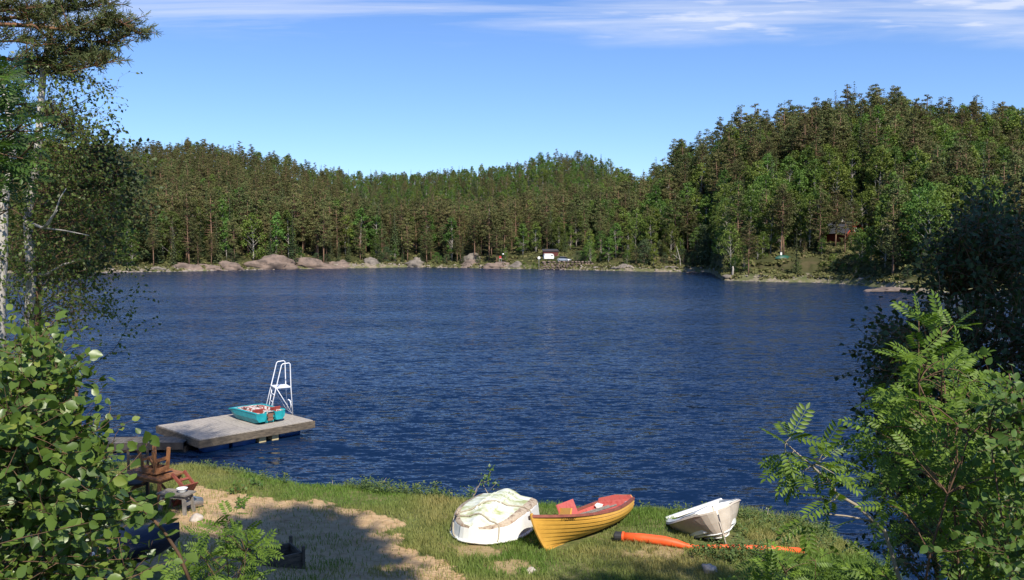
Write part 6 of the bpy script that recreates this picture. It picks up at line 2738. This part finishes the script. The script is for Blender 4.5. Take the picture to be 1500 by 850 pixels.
def grass():
    rs = np.random.default_rng(801)
    n = 380000
    Y = 13.2 + 12.8 * rs.random(n)
    u = rs.uniform(-.66, .66, n)
    x = u * Y
    px = pxof(x, Y)
    ns = near_shore(px)
    d = ns - Y
    dm = dirt_mask(x, Y)
    dens = fbm(x * .9, Y * .9, 4)
    edge = smoothstep(1.4, .1, d)
    lush = smoothstep(1175, 1215, px) * smoothstep(800, 840, 357 + F * 6.3 / Y)
    p = np.where(dm > .5, .05 + .10 * (dens > .58), .45 + .9 * (dens - .35)) + .55 * edge * (1 - .65 * (dm > .9)) + .6 * lush
    # the sand reaches the water between two tufts
    p = np.where((px > 425) & (px < 488) & (d < .9), .03, p)
    for (ax, ay, bx, by, hw) in KEEP_OUT:
        vx, vy = bx - ax, by - ay
        L2 = vx * vx + vy * vy
        t = ((x - ax) * vx + (Y - ay) * vy) / L2
        q = np.hypot(x - ax - np.clip(t, 0, 1) * vx, Y - ay - np.clip(t, 0, 1) * vy)
        p = np.where(q < hw, 0, p)
    ok = (d > -.18) & (rs.random(n) < p)
    x, Y, d, px, dens, edge, dm, lush = (a[ok] for a in (x, Y, d, px, dens, edge, dm, lush))
    n = len(x)
    z = height(x, Y)
    h = (.055 + .13 * np.clip(dens - .3, 0, .5)) * (1 + .9 * edge + 1.0 * lush) * rs.uniform(.6, 1.5, n)
    h = np.where(dm > .5, np.minimum(h, .09), h)
    h *= np.where((px > 1080) & (edge > .3), 1.35, 1.0)
    w = .0055 + .0035 * rs.random(n)
    a = rs.random(n) * 6.283
    lean = rs.normal(size=(n, 2)) * .38 * h[:, None]
    dx, dy = np.cos(a) * w, np.sin(a) * w
    b0 = np.stack([x - dx, Y - dy, z - .01], -1)
    b1 = np.stack([x + dx, Y + dy, z - .01], -1)
    m0 = np.stack([x - dx * .7 + lean[:, 0] * .35, Y - dy * .7 + lean[:, 1] * .35, z + h * .6], -1)
    m1 = np.stack([x + dx * .7 + lean[:, 0] * .35, Y + dy * .7 + lean[:, 1] * .35, z + h * .6], -1)
    t0 = np.stack([x + lean[:, 0] - dx * .15, Y + lean[:, 1] - dy * .15, z + h], -1)
    t1 = np.stack([x + lean[:, 0] + dx * .15, Y + lean[:, 1] + dy * .15, z + h], -1)
    V = np.stack([b0, b1, m0, m1, t0, t1], 1).reshape(-1, 3)
    k = (np.arange(n) * 6)[:, None]
    Fc = np.concatenate([k + np.array([[0, 1, 3, 2]]), k + np.array([[2, 3, 5, 4]])])
    dry = np.clip(.27 - 1.7 * (fbm(x * .55 + 7, Y * .55, 3) - .5) + .35 * (dm > .3) - .5 * lush - .1 * edge, 0, 1)
    me = np_mesh('grass', V, Fc, 4)
    at = me.attributes.new('dryness', 'FLOAT', 'POINT')
    at.data.foreach_set('value', np.repeat(dry, 6).astype(np.float32))
    m = leafmat('grass_blades', (0.092, 0.172, 0.028), (0.165, 0.245, 0.050), 0.34, 0.6, 0.25)
    nt = m.node_tree
    at_ = nt.nodes.new('ShaderNodeAttribute')
    at_.attribute_name = 'dryness'
    ramp = [q for q in nt.nodes if q.type == 'VALTORGB'][0]
    mx = nt.nodes.new('ShaderNodeMix')
    mx.data_type = 'RGBA'
    mx.inputs[7].default_value = (0.34, 0.285, 0.115, 1)
    outs = [l.to_socket for l in ramp.outputs['Color'].links]
    nt.links.new(at_.outputs['Fac'], mx.inputs[0])
    nt.links.new(ramp.outputs['Color'], mx.inputs[6])
    for sck in outs:
        nt.links.new(mx.outputs[2], sck)
    o = link('grass', me, m)
    tag(o, 'short and tufted grass on the bank', 'grass', kind='stuff')


grass()


def weeds():
    """leafy herbs that stand in the grass along the waterline: uncountable"""
    rs = np.random.default_rng(811)
    T, D = [], []
    for i in range(900):
        px = rs.choice([rs.uniform(500, 700), rs.uniform(520, 660), rs.uniform(940, 1240), rs.uniform(1060, 1230), rs.uniform(280, 420)])
        Y = float(near_shore(px)) - rs.uniform(-.05, 1.2) ** 1
        if px > 1060 and rs.random() < .5:
            Y -= rs.uniform(0, 2.2)
        if i % 8 == 0:
            px = rs.uniform(1022, 1135)
            Y = 17.0 + rs.uniform(-.3, .55) - (px - 1028) * .002
        x = (px - 750) / F * Y
        if dirt_mask(np.array([x]), np.array([Y]))[0] > .5 and px < 470:
            continue
        z = hz(x, Y)
        hgt = rs.uniform(.08, .34) * (1.25 if 520 < px < 640 else 1)
        tl = rs.normal(size=2) * .08
        for q in np.linspace(.15, 1, int(6 + hgt * 34)):
            T.append([x + tl[0] * q + rs.normal() * .018, Y + tl[1] * q + rs.normal() * .018, z + hgt * q])
            D.append([rs.normal(), rs.normal(), .35])
    T, D = np.array(T), np.array(D)
    n = len(T)
    V, Fc = scatter(SV, SF, frames(D, unit(rs.normal(size=(n, 3)) * .4 + [0, -.2, 1]), rs.uniform(.03, .075, n)), T)
    m = leafmat('weed_leaves', (0.065, 0.11, 0.030), (0.12, 0.17, 0.045), 0.28, 0.55, 0.3, c3=(0.19, 0.19, 0.07), amount3=.15)
    o = link('waterside_weeds', np_mesh('waterside_weeds', V, Fc, 3), m)
    tag(o, 'leafy weeds mixed into the grass along the waterline', 'weeds', kind='stuff')


weeds()


def small_plants():
    rs = np.random.default_rng(821)
    # the thin saplings standing behind the white dinghy and along the water
    spec = [('alder_sapling', 'thin sapling with a tuft of leaves rising behind the upturned white dinghy', [(726, 745), (714, 722), (706, 707)], [(722, 686), (712, 698), (706, 704), (719, 703), (727, 708), (717, 692), (713, 706)], 21.6, .085),
            ('alder_sapling', 'forked bare sapling with one small leaf tuft left of the white dinghy', [(688, 742), (694, 725), (700, 712)], [(680, 713), (685, 717), (692, 718)], 21.6, .08),
            ('willow_sapling', 'feathery upright plant at the waterline where the sand ends', [(489, 745), (488, 728), (487, 702)], [(487, 704), (484, 712), (490, 718), (494, 716), (483, 722), (491, 728), (486, 733), (497, 730), (480, 735)], 23.2, .06),
            ('willow_sapling', 'leafy upright plant at the waterline right of the canted boat', [(1121, 780), (1123, 760), (1126, 743)], [(1126, 744), (1121, 752), (1128, 757), (1118, 762), (1124, 768), (1128, 748)], 20.6, .075),
            ('willow_sapling', 'small leafy plant between the white dinghy and the yellow boat', [(790, 757), (796, 748), (800, 738)], [(801, 738), (795, 744), (803, 746), (789, 747), (798, 752)], 21.3, .06)]
    for name, lab, stem, tips, D, size in spec:
        pth = np.array([P(x, y, D) for x, y in stem])
        pth[0][2] = hz(pth[0][0], pth[0][1]) - .05
        wood = MB()
        wood.tube(pth, np.linspace(.018, .006, len(pth)), 6)
        if 'forked' in lab:
            q = np.array([P(683, 744, D), P(697, 722, D), P(704, 706, D)])
            wood.tube(q, [.012, .009, .004], 5)
        s, d = [], []
        for (x, y) in tips:
            t = P(x, y, D + rs.normal() * .15)
            k = pth[np.argmin(np.linalg.norm(pth - t, axis=1))]
            wood.tube([k, t], [.005, .003], 4)
            for _ in range(9):
                s.append(t * rs.uniform(.75, 1.0) + k * 0 if False else t + rs.normal(size=3) * .06)
                d.append(rs.normal(size=3))
        V = seat_leaves(rs, np.array(s), np.array(d), SV, SF, size, 1, .1, .8)
        plant(name, lab, 'plant', tuple(pth[0]), wood, V, M_TWIGP, M_SAPL)
    # dry bare stem in the grass
    for pts, lab in [([(543, 738), (550, 722), (566, 700)], 'thin dry bare stem leaning right over the water'), ([(571, 738), (570, 722), (569, 712)], 'short dry bare stem beside the leaning one')]:
        mb = MB()
        mb.tube([P(x, y, 23.3) for x, y in pts], [.010, .008, .004], 5)
        o = mb.build('dry_stem', M_TWIGP, None, True)
        tag(o, lab, 'stem')
    # tall weeds growing on the bare sand
    for i, (px, py, D, lab) in enumerate([(345, 735, 21.6, 'broad leaved weed on the sand, upper one of two'), (352, 752, 20.2, 'broad leaved weed on the sand, lower one of two'), (372, 722, 22.4, 'small tuft of grass like weed near the edge of the sand')]):
        c = P(px, py, D)
        b = np.array([c[0], c[1], hz(c[0], c[1])])
        wood = MB()
        s, d = [], []
        for k in range(7):
            t = b + [rs.normal() * .14, rs.normal() * .14, rs.uniform(.12, .32)]
            wood.tube([b, t], [.006, .003], 4)
            for q in range(4):
                s.append(b + (t - b) * rs.uniform(.4, 1))
                d.append(rs.normal(size=3))
        V = seat_leaves(rs, np.array(s), np.array(d), SV, SF, .12, 1, .1, .8)
        plant('weed_plant', lab, 'plant', tuple(b), wood, V, M_TWIG, M_SAPL)


small_plants()
